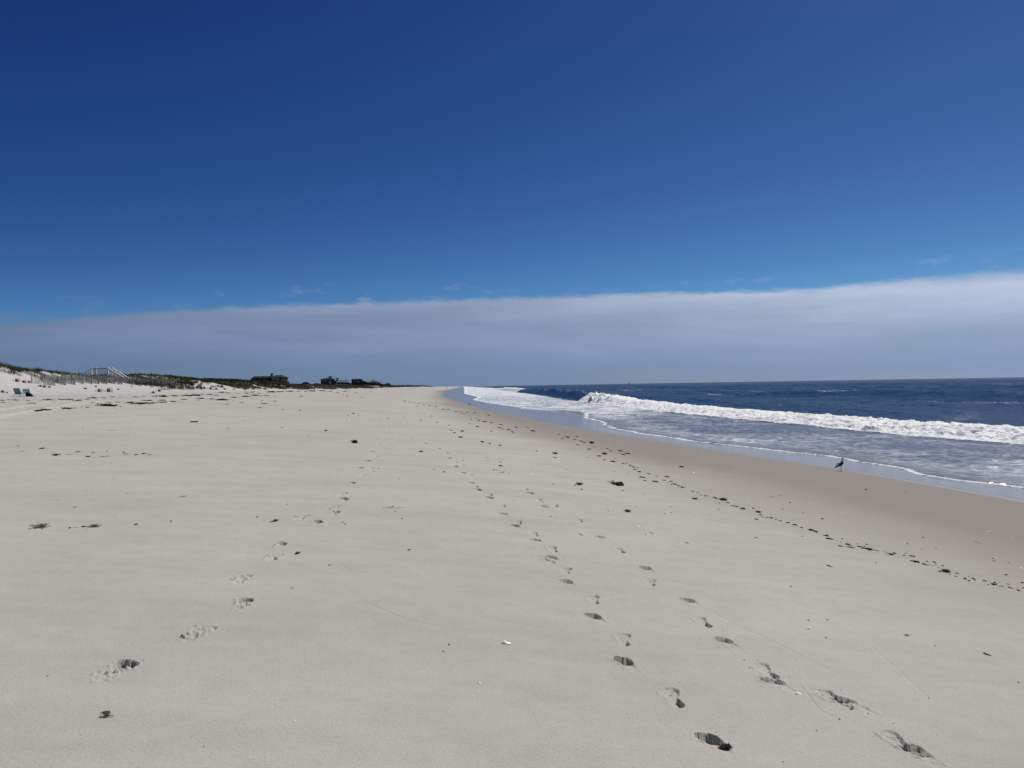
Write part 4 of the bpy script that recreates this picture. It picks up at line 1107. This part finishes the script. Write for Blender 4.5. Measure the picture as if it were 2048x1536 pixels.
for yy in (0, WY):
    MB().bar(rel(xr, YS + yy, zl - .15), rel(xr + run, YS + yy, zl - .15 - run * slope), .05, .26).build('stringer', trim_m if yy == 0 else grey_m, st)
    # rails
    MB().bar(rel(xl, YS + yy, zl + .93), rel(xr, YS + yy, zl + .93), .09, .07).build('top_rail', white_m if yy else grey_m, st)
    MB().bar(rel(xr, YS + yy, zl + .95), rel(xr + run, YS + yy, zl + .95 - run * slope), .16, .15).build('handrail', white_m, st)
    MB().bar(rel(xr, YS + yy, zl + .18), rel(xr + run, YS + yy, zl + .18 - run * slope), .06, .07).build('lower_rail', white_m, st)
    ba = MB()
    for i in range(int((xr - xl) / .13)): x = xl + .06 + i * .13; ba.bar(rel(x, YS + yy, zl + .05), rel(x, YS + yy, zl + .9), .032, .032)
    ba.build('balusters', grey_m, st)
    ba = MB()
    for i in range(int(run / .13)): x = xr + .06 + i * .13; ba.bar(rel(x, YS + yy, zl + .18 - (x - xr) * slope), rel(x, YS + yy, zl + .92 - (x - xr) * slope), .035, .035)
    ba.build('balusters', white_m, st)
    for x, dz in ((xl, 0), (xr, 0), (xr + run * .38, -run * .38 * slope), (xr + run, -run * slope)):
        gz = ground_z(x, YS + yy)
        b_ = MB().box(x - .09 - ox, x + .09 - ox, yy - .09, yy + .09, min(gz, zl + dz) - .3 - oz, zl + dz + 1.06 - oz)
        b_.box(x - .11 - ox, x + .11 - ox, yy - .11, yy + .11, zl + dz + 1.06 - oz, zl + dz + 1.12 - oz); b_.build('post', white_m, st)
# landward flight, seen edge-on over the hump
xq = P(163, 748, YS)[0]
for yy in (0, WY): MB().bar(rel(xl, YS + yy, zl + .90), rel(xq, YS + yy, zl + .90 - (xl - xq) * .60), .06, .06).build('landward_rail', grey_m, st)
t2 = MB()
for i in range(int((xl - xq) / .28)): x = xl - (i + 1) * .28; t2.box(x - ox, x + .30 - ox, 0, WY, zl - (i + 1) * .17 - .04 - oz, zl - (i + 1) * .17 - oz)
t2.build('landward_treads', grey_m, st)

# ------------------------------------------------------------------ grass on the dunes
grass_m, nt, b = new_mat("dune_grass_blades")
at_ = N(nt, 'ShaderNodeAttribute', attribute_name='tone').outputs['Fac']
rp = N(nt, 'ShaderNodeValToRGB'); L(nt, at_, rp.inputs[0])
rp.color_ramp.elements[0].color = (0.022, 0.030, 0.012, 1); rp.color_ramp.elements[1].color = (0.23, 0.20, 0.10, 1)
e = rp.color_ramp.elements.new(0.55); e.color = (0.075, 0.082, 0.030, 1)
L(nt, rp.outputs[0], b.inputs['Base Color']); b.inputs['Roughness'].default_value = 0.7; b.inputs['Specular IOR Level'].default_value = 0.2

def grass_mesh(name, X, Y, hgt, wid, nb, spread, tone, origin=(0, 0, 0)):
    n = len(X) * nb
    rg = np.random.default_rng(len(X))
    Z = z_sand(X, Y)
    bx = np.repeat(X, nb) + rg.normal(0, 1, n) * np.repeat(spread, nb); by = np.repeat(Y, nb) + rg.normal(0, 1, n) * np.repeat(spread, nb)
    bz = np.repeat(Z, nb) - 0.05
    h = np.repeat(hgt, nb) * rg.uniform(.55, 1.15, n); w = np.repeat(wid, nb) * rg.uniform(.6, 1.2, n)
    a = rg.uniform(0, 2 * np.pi, n); lean = rg.uniform(.1, .75, n) * h
    lx = np.cos(a) * lean - .12 * h; ly = np.sin(a) * lean
    ca = rg.uniform(0, np.pi, n); wx = np.cos(ca) * w; wy = np.sin(ca) * w * .6
    v = np.empty((n, 5, 3))
    v[:, 0] = np.stack([bx - wx, by - wy, bz], 1); v[:, 1] = np.stack([bx + wx, by + wy, bz], 1)
    mx2 = bx + lx * .35; my2 = by + ly * .35; mz = bz + h * .62
    v[:, 2] = np.stack([mx2 + wx * .75, my2 + wy * .75, mz], 1); v[:, 3] = np.stack([mx2 - wx * .75, my2 - wy * .75, mz], 1)
    v[:, 4] = np.stack([bx + lx, by + ly, bz + h * (1 - .25 * (lean / h) ** 2)], 1)
    i = np.arange(n)[:, None] * 5
    tn = np.clip(np.repeat(tone, nb) + rg.normal(0, .17, n), 0, 1)
    V_ = v.reshape(-1, 3) - np.array(origin)
    o = big_mesh(name, V_, i + np.array([[0, 1, 2, 3]]), grass_m, False, {'tone': np.repeat(tn, 5)}, i + np.array([[3, 2, 4]]))
    o.location = origin
    return o

gx = []; gy = []; gh = []; gw = []; gt = []
rgn = np.random.default_rng(5)
for (y0, y1, n0) in ((45, 130, 22000), (130, 260, 22000), (260, 520, 11000), (520, 1300, 6000)):
    yy = rgn.uniform(y0, y1, n0); dd = rgn.uniform(-3, 42, n0)
    if y0 >= 260: dd = rgn.uniform(-3, 60, n0)
    xx = X_toe(yy) - dd
    dg = np.interp(yy, [0, 100, 118, 135, 170, 190, 230, 260, 1300], [10.5, 7.6, 5.5, 4.5, 5.0, 2.5, 1.0, 1.0, 1.0])
    pn = fbm(xx / 5.5, yy / 5.5, 3, 200)
    dens_ = sstep(-1.2, 1.8, dd - dg + 6.0 * pn) * np.clip((0.3 + 0.4 * sstep(150, 220, yy)) + 0.7 * sstep(-0.28, 0.05, fbm(xx / 9, yy / 12, 2, 201)), 0, 1)
    low = sstep(0.16, 0.30, fbm(xx / 2.6, yy / 2.6, 2, 202)) * 0.5 * sstep(1.5, 4, dd) * (yy > 112)
    bare = np.exp(-((yy - 520) / 45) ** 2 - ((dd - 12) / 16) ** 2)
    pr = np.clip(np.maximum(dens_, low) - bare, 0, 1)
    k = rgn.random(n0) < pr
    gx.append(xx[k]); gy.append(yy[k]); s = {45: 1.0, 130: 1.05, 260: 1.25, 520: 1.9}[y0]
    gh.append(np.full(k.sum(), .46 * s) * rgn.uniform(.6, 1.25, k.sum())); gw.append(np.full(k.sum(), {45: .018, 130: .03, 260: .07, 520: .16}[y0]))
    gt.append(np.clip(.37 + .7 * pn[k] + .25 * sstep(8, 0, dd[k]) + 0.12 * sstep(150, 240, yy[k]), 0.03, .9))
gx = np.concatenate(gx); gy = np.concatenate(gy); gh = np.concatenate(gh); gw = np.concatenate(gw); gt = np.concatenate(gt)
g = grass_mesh('dune_grass', gx, gy, gh, gw, 15, np.where(gy < 260, .17, .5), gt)
tag(g, "olive green and straw beach grass covering the dune tops", None, None, 'stuff')

L_T = "loose tuft of beach grass on the sand of the dune face"
for px, py, w, tone, lab in [(33, 763, 12, .5, "wide straw-coloured grass tuft on the dune face above the chairs"), (47, 765, 9, .25, "dark upright grass tuft left of the picket fence"),
        (57, 765, 7, .55, "pale thin grass tuft between the dark tuft and the fence"), (88, 774.5, 8, .2, "dark grass tuft below the first fence panel"), (98, 775, 6, .15, "small dark tuft just right below the first fence panel"),
        (80, 773, 7, .6, "pale grass wisp below the first fence panel"), (4, 785, 9, .4, "low grass tuft on the sand left of the teal chair"), (13, 786, 5, .1, "tiny dark sprig beside the teal chair"), (191, 773.5, 5, .1, "small dark sprig on the sand below the stairway"),
        (198, 783.5, 12, .6, "pale flattened grass wisp on the sand below the fence"), (217, 783.5, 15, .2, "dark flattened grass clump on the sand below the fence"), (170, 778, 6, .2, None), (236, 779.5, 5, .2, None), (306, 786.5, 8, .2, None), (318, 783, 9, .3, None),
        (345, 777, 10, .4, None), (357, 778, 6, .2, None), (364, 774.5, 5, .2, None), (376, 776, 7, .3, None), (386, 778, 13, .3, None), (402, 778.5, 12, .4, None), (421, 779, 12, .35, None), (432, 779.5, 8, .3, None), (362, 770, 8, .3, None), (370, 768, 7, .3, None),
        (355, 765, 8, .3, None), (449, 779, 6, .4, None), (468, 779, 5, .4, None), (490, 775, 5, .3, None), (489, 780, 6, .3, None), (506, 779, 6, .3, None), (530, 779, 13, .4, None), (560, 778, 5, .2, None), (586, 777.5, 3, .1, None), (599, 777.6, 4, .1, None), (440, 769, 9, .4, None), (466, 771, 8, .4, None), (480, 772.5, 8, .4, None)]:
    p = at(px, py); s = w * p[1] / F
    o = grass_mesh('grass_tuft', np.array([p[0]]), np.array([p[1]]), np.array([min(.62, s * .75)]), np.array([.016 + .0001 * p[1]]), 34, np.array([s * .22]), np.array([tone]), (p[0], p[1], p[2]))
    tag(o, lab or L_T, 'grass tuft', 'loose grass tufts at the foot of the dunes')

# ------------------------------------------------------------------ shrubs near the houses
bush_m = simple_mat("dark_shrub_leaves", (0.022, 0.028, 0.014), 0.8, 0.5, 2.0, 0.3, 0.2)
def shrub(px0, px1, ytop, ybot, Y, label, seed, depth=6.0, name='shrub', cat='shrub', group=None):
    x0 = at_depth(px0, ybot, Y)[0]; x1 = at_depth(px1, ybot, Y)[0]; zt = at_depth((px0 + px1) / 2, ytop, Y)[2]; zb = at_depth((px0 + px1) / 2, ybot, Y)[2]
    rg = np.random.default_rng(seed); n = 2600
    u = rg.uniform(-1, 1, n); vv = rg.uniform(-1, 1, n); ww = rg.uniform(0, 1, n) ** .7
    top = (1 - np.abs(u) ** 2.4) * (1 - .4 * vv ** 2) * (1 + .35 * fbm(u * 4 + seed, vv * 2, 3, seed))
    X = x0 + (x1 - x0) * (u + 1) / 2; Yv = Y + vv * depth / 2; Z = zb - .3 + (zt - zb + .3) * ww * top
    s = rg.uniform(.10, .26, n) * max(1, Y / 450)
    d = rg.normal(0, 1, (n, 3, 3)); V_ = np.stack([X, Yv, Z], 1)[:, None, :] + d * s[:, None, None]
    org = np.array([(x0 + x1) / 2, Y, zb]); V_ = V_.reshape(-1, 3) - org
    o = empty(name, tuple(org)); tag(o, label, cat, group)
    tri = np.arange(n * 3).reshape(-1, 3)
    cr = big_mesh('foliage', V_, np.zeros((0, 4), int), bush_m, False, None, tri); cr.parent = o
    st_ = MB()
    for i in range(6):
        a = (i / 5 - .5) * (x1 - x0) * .7; st_.tube([(a, 0, -.6), (a + .2, .1, (zt - zb) * .3), (a - .1, 0, (zt - zb) * .65)], [.08, .05, .02], 6)
    st_.build('stems', pole_m, o)
shrub(499, 520, 756, 768, 330, "dark shrub at the left end of the large dark house", 1)
shrub(562, 572, 764, 768.5, 325, "low dark shrub at the right end of the large dark house", 2)
shrub(602, 621, 764.8, 770, 420, "rounded dark shrub on the dune between the dark house and the blue-grey house", 3)
shrub(588, 606, 768.3, 770.3, 520, "thin dark line of shrub under the two utility poles", 4, 10)
shrub(624, 642, 767.0, 770.0, 470, "low dark shrub left of the blue-grey house", 5)
shrub(724, 736, 763.2, 768, 590, "dark shrub on the slope right of the flat-roofed house", 6)
shrub(664, 702, 764.5, 767.5, 500, "dark scrub in front of the blue-grey house deck", 7, 9)
shrub(732, 768, 766.8, 769.6, 590, "dark hedge at the foot of the pyramid-roofed house", 8, 8)

# ------------------------------------------------------------------ houses behind the dunes
def window(parent, x0, x1, z0, z1, y, frame=trim_m, side=None):
    # on the wall facing the camera (local -y) unless side is given: 'x' puts it on the +x wall
    f = MB(); t = .10
    def bx(a0, a1, b0, b1, o0, o1, M):
        if side: M.box(y + o0 * -1 if False else y + o0, y + o1, a0, a1, b0, b1)
        else: M.box(a0, a1, y - o1, y - o0, b0, b1)
    bx(x0 - t, x1 + t, z1, z1 + t, .0, .08, f); bx(x0 - t, x1 + t, z0 - t, z0, .0, .08, f); bx(x0 - t, x0, z0, z1, .0, .08, f); bx(x1, x1 + t, z0, z1, .0, .08, f)
    w = f.build('window', frame, parent)
    g_ = MB(); bx(x0, x1, z0, z1, .01, .03, g_); g_.build('pane', glass_m, w)

def hip_roof(parent, x0, x1, y0, y1, z, h, mat, ridge=.35, over=.4, name='roof'):
    x0 -= over; x1 += over; y0 -= over; y1 += over
    cx, cy = (x0 + x1) / 2, (y0 + y1) / 2; rx = (x1 - x0) / 2 * ridge
    v = [(x0, y0, z), (x1, y0, z), (x1, y1, z), (x0, y1, z), (cx - rx, cy, z + h), (cx + rx, cy, z + h), (x0, y0, z - .15), (x1, y0, z - .15), (x1, y1, z - .15), (x0, y1, z - .15)]
    f = [(0, 1, 5, 4), (1, 2, 5), (2, 3, 4, 5), (3, 0, 4), (6, 7, 1, 0), (7, 8, 2, 1), (8, 9, 3, 2), (9, 6, 0, 3), (9, 8, 7, 6)]
    return mesh_obj(name, v, f, mat, parent)

def gable_roof(parent, x0, x1, y0, y1, z, h, mat, over=.4):
    x0 -= over; x1 += over; y0 -= over; y1 += over; cy = (y0 + y1) / 2; t = .18
    v = [(x0, y0, z), (x1, y0, z), (x1, cy, z + h), (x0, cy, z + h), (x0, y1, z), (x1, y1, z)]
    v += [(a, b_, c_ - t) for a, b_, c_ in v]
    f = [(0, 1, 2, 3), (3, 2, 5, 4), (6, 9, 8, 7), (9, 10, 11, 8), (0, 6, 7, 1), (4, 5, 11, 10), (0, 3, 9, 6), (3, 4, 10, 9), (1, 7, 8, 2), (2, 8, 11, 5)]
    return mesh_obj('roof', v, f, mat, parent)

def chimney(roof, x, y, z0, z1, w=.7):
    c = MB().box(x - w / 2, x + w / 2, y - w / 2, y + w / 2, z0, z1).box(x - w / 2 - .1, x + w / 2 + .1, y - w / 2 - .1, y + w / 2 + .1, z1, z1 + .18)
    c.build('chimney', brick_m, roof)

def scale_at(Y): return Y / F
# large dark house
Y = 330.0; k = scale_at(Y)
x0, _, zb = at_depth(504, 769.5, Y); zt = at_depth(504, 753.5, Y)[2]
h1 = empty('beach_house', (x0, Y, zb - 1.5)); tag(h1, "large dark shingled beach house with low wing and chimney behind the dune", 'house')
zz = 1.5; B = lambda py: at_depth(534, py, Y)[2] - (zb - 1.5); Xp = lambda px: at_depth(px, 760, Y)[0] - x0
MB().box(0, Xp(541), 0, 8, 0, B(755.2)).build('wall', shingle_m, h1)
rf = gable_roof(h1, 0, Xp(541), 0, 8, B(755.3), B(751.6) - B(755.3), roof_m, .3)
chimney(rf, Xp(538), 4, B(754), B(747.2), .75)
h1b = MB().box(Xp(541.2), Xp(564), -1.5, 8.5, 0, B(754.8)); h1b.build('wall', shingle_m, h1)
hip_roof(h1, Xp(541.2), Xp(564), -1.5, 8.5, B(754.8), B(750.3) - B(754.8), roof_m, .45, .35)
MB().box(Xp(564.3), Xp(571), 1, 6, 0, B(763.5)).build('porch', shingle_m, h1)
for a, b_, c_, d_ in ((547, 550.2, 756.5, 760), (552, 555.5, 756.5, 761), (557.5, 560.2, 756.5, 760)): window(h1, Xp(a), Xp(b_), B(d_), B(c_), -1.5, trim_m)
MB().box(Xp(546), Xp(552), -3.0, -1.6, 0, B(762.5)).build('bay', simple_mat("pale_shingles", (0.2, 0.2, 0.19), .8, .2, 3, .2, .2), h1)
for a in (510, 518, 527): window(h1, Xp(a), Xp(a + 3.2), B(762), B(758), 0, wood_m)
window(h1, Xp(555.5), Xp(559.5), B(767), B(763), -1.5, trim_m)
MB().box(Xp(534), Xp(537), -.06, 0, B(768), B(760.5)).build('door', wood_m, h1)
# blue-grey house with roof deck and look-out
Y = 480.0; x0, _, zb = at_depth(641.5, 768, Y); B = lambda py: at_depth(655, py, Y)[2] - (zb - 1.5); Xp = lambda px: at_depth(px, 760, Y)[0] - x0
h2 = empty('beach_house', (x0, Y, zb - 1.5)); tag(h2, "blue-grey beach house with chimneys and a long low deck", 'house')
MB().box(0, Xp(664), 0, 7, 0, B(758.2)).build('wall', shingle_b, h2)
rf = hip_roof(h2, 0, Xp(668), 0, 7, B(758.2), B(755.4) - B(758.2), roof_b, .25, .3)
chimney(rf, Xp(656.5), 3.5, B(756.5), B(752.6), .7); chimney(rf, Xp(659.8), 3.5, B(756.5), B(753.0), .7)
MB().box(Xp(664.2), Xp(669.5), .5, 6.5, 0, B(761.2)).build('wing', shingle_b, h2)
MB().box(Xp(669.7), Xp(696), .5, 5.0, B(762.4), B(761.3)).build('deck', shingle_m, h2)
dr = MB()
for i in range(9): x = Xp(670.5 + i * 3.1); dr.box(x, x + .12, .5, .62, 0, B(762.4))
dr.build('deck_piles', shingle_m, h2)
tw = MB().box(Xp(671.8), Xp(674.2), 1.5, 2.5, B(761.3), B(756.4)); tw.build('lookout_post', shingle_b, h2)
v = [(Xp(670.8), .6, B(757.2)), (Xp(678.5), .6, B(757.6)), (Xp(678.5), 3.4, B(757.6)), (Xp(670.8), 3.4, B(757.2)), (Xp(672.8), 2, B(755.0))]
mesh_obj('lookout_roof', v, [(0, 1, 4), (1, 2, 4), (2, 3, 4), (3, 0, 4), (3, 2, 1, 0)], roof_b, h2)
for a in (646, 651): window(h2, Xp(a), Xp(a + 2.2), B(763.5), B(760.8), 0, trim_m)
MB().box(Xp(659), Xp(661), -.06, 0, B(768), B(762.2)).build('door', trim_m, h2)
# flat-roofed dark house
Y = 600.0; x0, _, zb = at_depth(703, 767, Y); B = lambda py: at_depth(715, py, Y)[2] - (zb - 1.5); Xp = lambda px: at_depth(px, 760, Y)[0] - x0
h3 = empty('beach_house', (x0, Y, zb - 1.5)); tag(h3, "dark flat-roofed beach house stepping down to the right", 'house')
MB().box(0, Xp(720.5), 0, 8, 0, B(758.9)).build('wall', shingle_m, h3)
MB().box(-.5, Xp(722), -.5, 8.5, B(758.9), B(758.0)).build('roof', roof_m, h3)
MB().box(Xp(720.6), Xp(725.8), .6, 7, 0, B(761.4)).build('wing', shingle_m, h3)
for a in (707, 712): window(h3, Xp(a), Xp(a + 2), B(763.2), B(760.6), 0, wood_m)
MB().box(Xp(716.5), Xp(718), -.06, 0, B(766.5), B(762)).build('door', wood_m, h3)
# pyramid roofed house with a finial
Y = 600.0; x0, _, zb = at_depth(736, 769, Y); B = lambda py: at_depth(745, py, Y)[2] - (zb - 1.0); Xp = lambda px: at_depth(px, 760, Y)[0] - x0
h4 = empty('beach_house', (x0, Y, zb - 1.0)); tag(h4, "low house with a blue-grey pyramid roof, finial and pale corner window", 'house')
MB().box(0, Xp(756), 0, 7, 0, B(764.9)).build('wall', shingle_m, h4)
rf = hip_roof(h4, 0, Xp(756), 0, 7, B(764.9), B(760.6) - B(764.9), roof_b, .12, .6)
MB().tube([(Xp(745), 3.5, B(761.2)), (Xp(745), 3.5, B(757.6))], [.22, .10], 6).build('finial', shingle_b, rf)
window(h4, Xp(752.6), Xp(755.2), B(767.1), B(764.6) - .12, 0, white_m)
MB().box(Xp(752.9), Xp(755.0), -.12, -.05, B(766.9), B(765.2)).build('shutter', white_m, h4)
window(h4, Xp(740), Xp(742.5), B(767.4), B(765.8), 0, wood_m)
# small far hip roofed house
Y = 850.0; x0, _, zb = at_depth(769.8, 770.3, Y); B = lambda py: at_depth(775, py, Y)[2] - (zb - 1.0); Xp = lambda px: at_depth(px, 768, Y)[0] - x0
h5 = empty('beach_house', (x0, Y, zb - 1.0)); tag(h5, "small distant hip-roofed house, right of the pyramid roof", 'house')
MB().box(0, Xp(780), 0, 6, 0, B(768.2)).build('wall', shingle_b, h5)
hip_roof(h5, 0, Xp(780), 0, 6, B(768.2), B(765.2) - B(768.2), roof_b, .2, .5)
# two low far buildings at the end of the dunes
for px0, px1, yt, lab in ((813, 819, 770.0, "tiny far dark house at the right end of the dunes, the left one of two"), (819.5, 825, 770.8, "tiny far dark house at the right end of the dunes, the right one of two")):
    Y = 1500.0; x0, _, zb = at_depth(px0, 773.5, Y); B = lambda py: at_depth(px0, py, Y)[2] - (zb - 1.0); Xp = lambda px: at_depth(px, 772, Y)[0] - x0
    h = empty('far_house', (x0, Y, zb - 1.0)); tag(h, lab, 'house')
    MB().box(0, Xp(px1), 0, 8, 0, B(yt + 1.2)).build('wall', shingle_m, h); hip_roof(h, 0, Xp(px1), 0, 8, B(yt + 1.2), B(yt) - B(yt + 1.2), roof_m, .3, .5)

# low scrub on the far dunes, fading to the vanishing point: reads as one mass
rg = np.random.default_rng(31); n = 9000
yy = np.exp(rg.uniform(np.log(850), np.log(7000), n)); dd = rg.uniform(8, 90, n); xx = X_toe(yy) - dd
zz = z_sand(xx, yy, False) + rg.uniform(0, 1, n) * (1.6 + 2.2 * np.clip(fbm(yy / 60, dd / 40, 3, 33) + .35, 0, 1) * np.clip(yy / 1500, 1, 1.7))
s = rg.uniform(.4, 1.0, n) * yy / 1500
V_ = (np.stack([xx, yy, zz], 1)[:, None, :] + rg.normal(0, 1, (n, 3, 3)) * s[:, None, None] * np.array([1, 1, .55])).reshape(-1, 3)
o = big_mesh('far_scrub', V_, np.zeros((0, 4), int), bush_m, False, None, np.arange(n * 3).reshape(-1, 3))
tag(o, "dark low scrub on the farthest dunes along the horizon", None, None, 'stuff')

# poles
for px, ytop, Y, arm, lab in ((584.5, 764.3, 1100, 1, "left one of two thin utility poles right of the large dark house"), (592, 763.8, 1100, 1, "right one of two thin utility poles right of the large dark house"), (761, 760.2, 800, 0, "leaning flagpole between the two hip-roofed houses"),
                              (271, 740.5, 260, 0, "thin pole standing on the dune right of the white stairway")):
    x, _, zt = at_depth(px, ytop, Y); zb = ground_z(x, Y) - 1 if Y < 700 else 4.0
    o = empty('utility_pole' if arm else 'flagpole', (x, Y, zb)); tag(o, lab, 'utility pole' if arm else 'pole')
    r_ = .16 if Y > 500 else .05; r_ *= Y / 900 if Y > 500 else 1
    tp = 1.2 if px == 761 else 0
    MB().tube([(0, 0, 0), (tp, 0, zt - zb)], [r_ * 1.2, r_ * .8], 8).build('pole', pole_m, o)
    if arm: MB().box(-1.1, 1.1, -.1, .1, zt - zb - 1.2, zt - zb - .95).build('crossarm', pole_m, o)
    else: MB().tube([(tp, 0, zt - zb), (tp, 0, zt - zb + .2)], [r_ * 1.6, r_ * .6], 8).build('cap', pole_m, o)
# upright marker far down the beach
p = at(895, 775.5); zt = at_depth(895, 772.2, p[1])[2]
o = empty('marker_post', tuple(p)); tag(o, "tiny dark upright post standing far down the beach", 'post')
MB().tube([(0, 0, -.3), (0, 0, max(1.2, zt - p[2]))], .22, 8).build('post_shaft', pole_m, o); MB().box(-.35, .35, -.1, .1, max(1.2, zt - p[2]) * .62, max(1.2, zt - p[2]) * .85).build('marker_board', pole_m, o)

# ship on the horizon
Y = 5200.0; x, _, zt = at_depth(1257.5, 762.8, Y)
o = empty('fishing_boat', (x, Y, -.2)); tag(o, "tiny fishing boat on the sea horizon", 'boat')
hull = [(-9, 0, 2.2), (-8.5, -2.4, 2.2), (3, -2.7, 2.3), (9.5, 0, 3.6), (3, 2.7, 2.3), (-8.5, 2.4, 2.2), (-7.5, 0, -.6), (-7.5, -1.6, -.6), (3, -1.8, -.6), (8, 0, -.6), (3, 1.8, -.6), (-7.5, 1.6, -.6)]
hf = [(i, (i + 1) % 6, 6 + (i + 1) % 6, 6 + i)[::-1] for i in range(6)] + [(5, 4, 3, 2, 1, 0)[::-1]]
mesh_obj('hull', hull, hf, shingle_b, o)
MB().box(-1, 4.5, -1.7, 1.7, 2.3, 5.6).box(0, 4, -1.5, 1.5, 5.6, 7.2).build('wheelhouse', shingle_b, o)
MB().tube([(-2.5, 0, 2.2), (-2.5, 0, zt + .2)], [.45, .3], 6).tube([(-2.5, 0, 10), (-8, 0, 6)], .25, 6).build('mast', pole_m, o)

# ------------------------------------------------------------------ spray thrown up by the breaking wave
rg = np.random.default_rng(77); n = 5200
yy = np.concatenate([rg.normal(146, 9, n // 2), rg.uniform(60, 140, n // 2)])
bb = np.abs(rg.normal(0, 1.0, n)) + 1.0
xx = X_bore(yy) + bb + rg.exponential(1.2, n)
base_z = Htab(yy) * .9
zz = base_z + rg.exponential(np.where(np.arange(n) < n // 2, .42, .14))
s = rg.uniform(.006, .028, n)
V_ = (np.stack([xx, yy, zz], 1)[:, None, :] + rg.normal(0, 1, (n, 3, 3)) * s[:, None, None]).reshape(-1, 3)
spray_m, nt, b = new_mat("spray"); b.inputs['Base Color'].default_value = (.85, .87, .88, 1); b.inputs['Roughness'].default_value = .5
o = big_mesh('sea_spray', V_, np.zeros((0, 4), int), spray_m, False, None, np.arange(n * 3).reshape(-1, 3))
tag(o, "white droplets thrown up from the breaking wave", None, None, 'stuff')
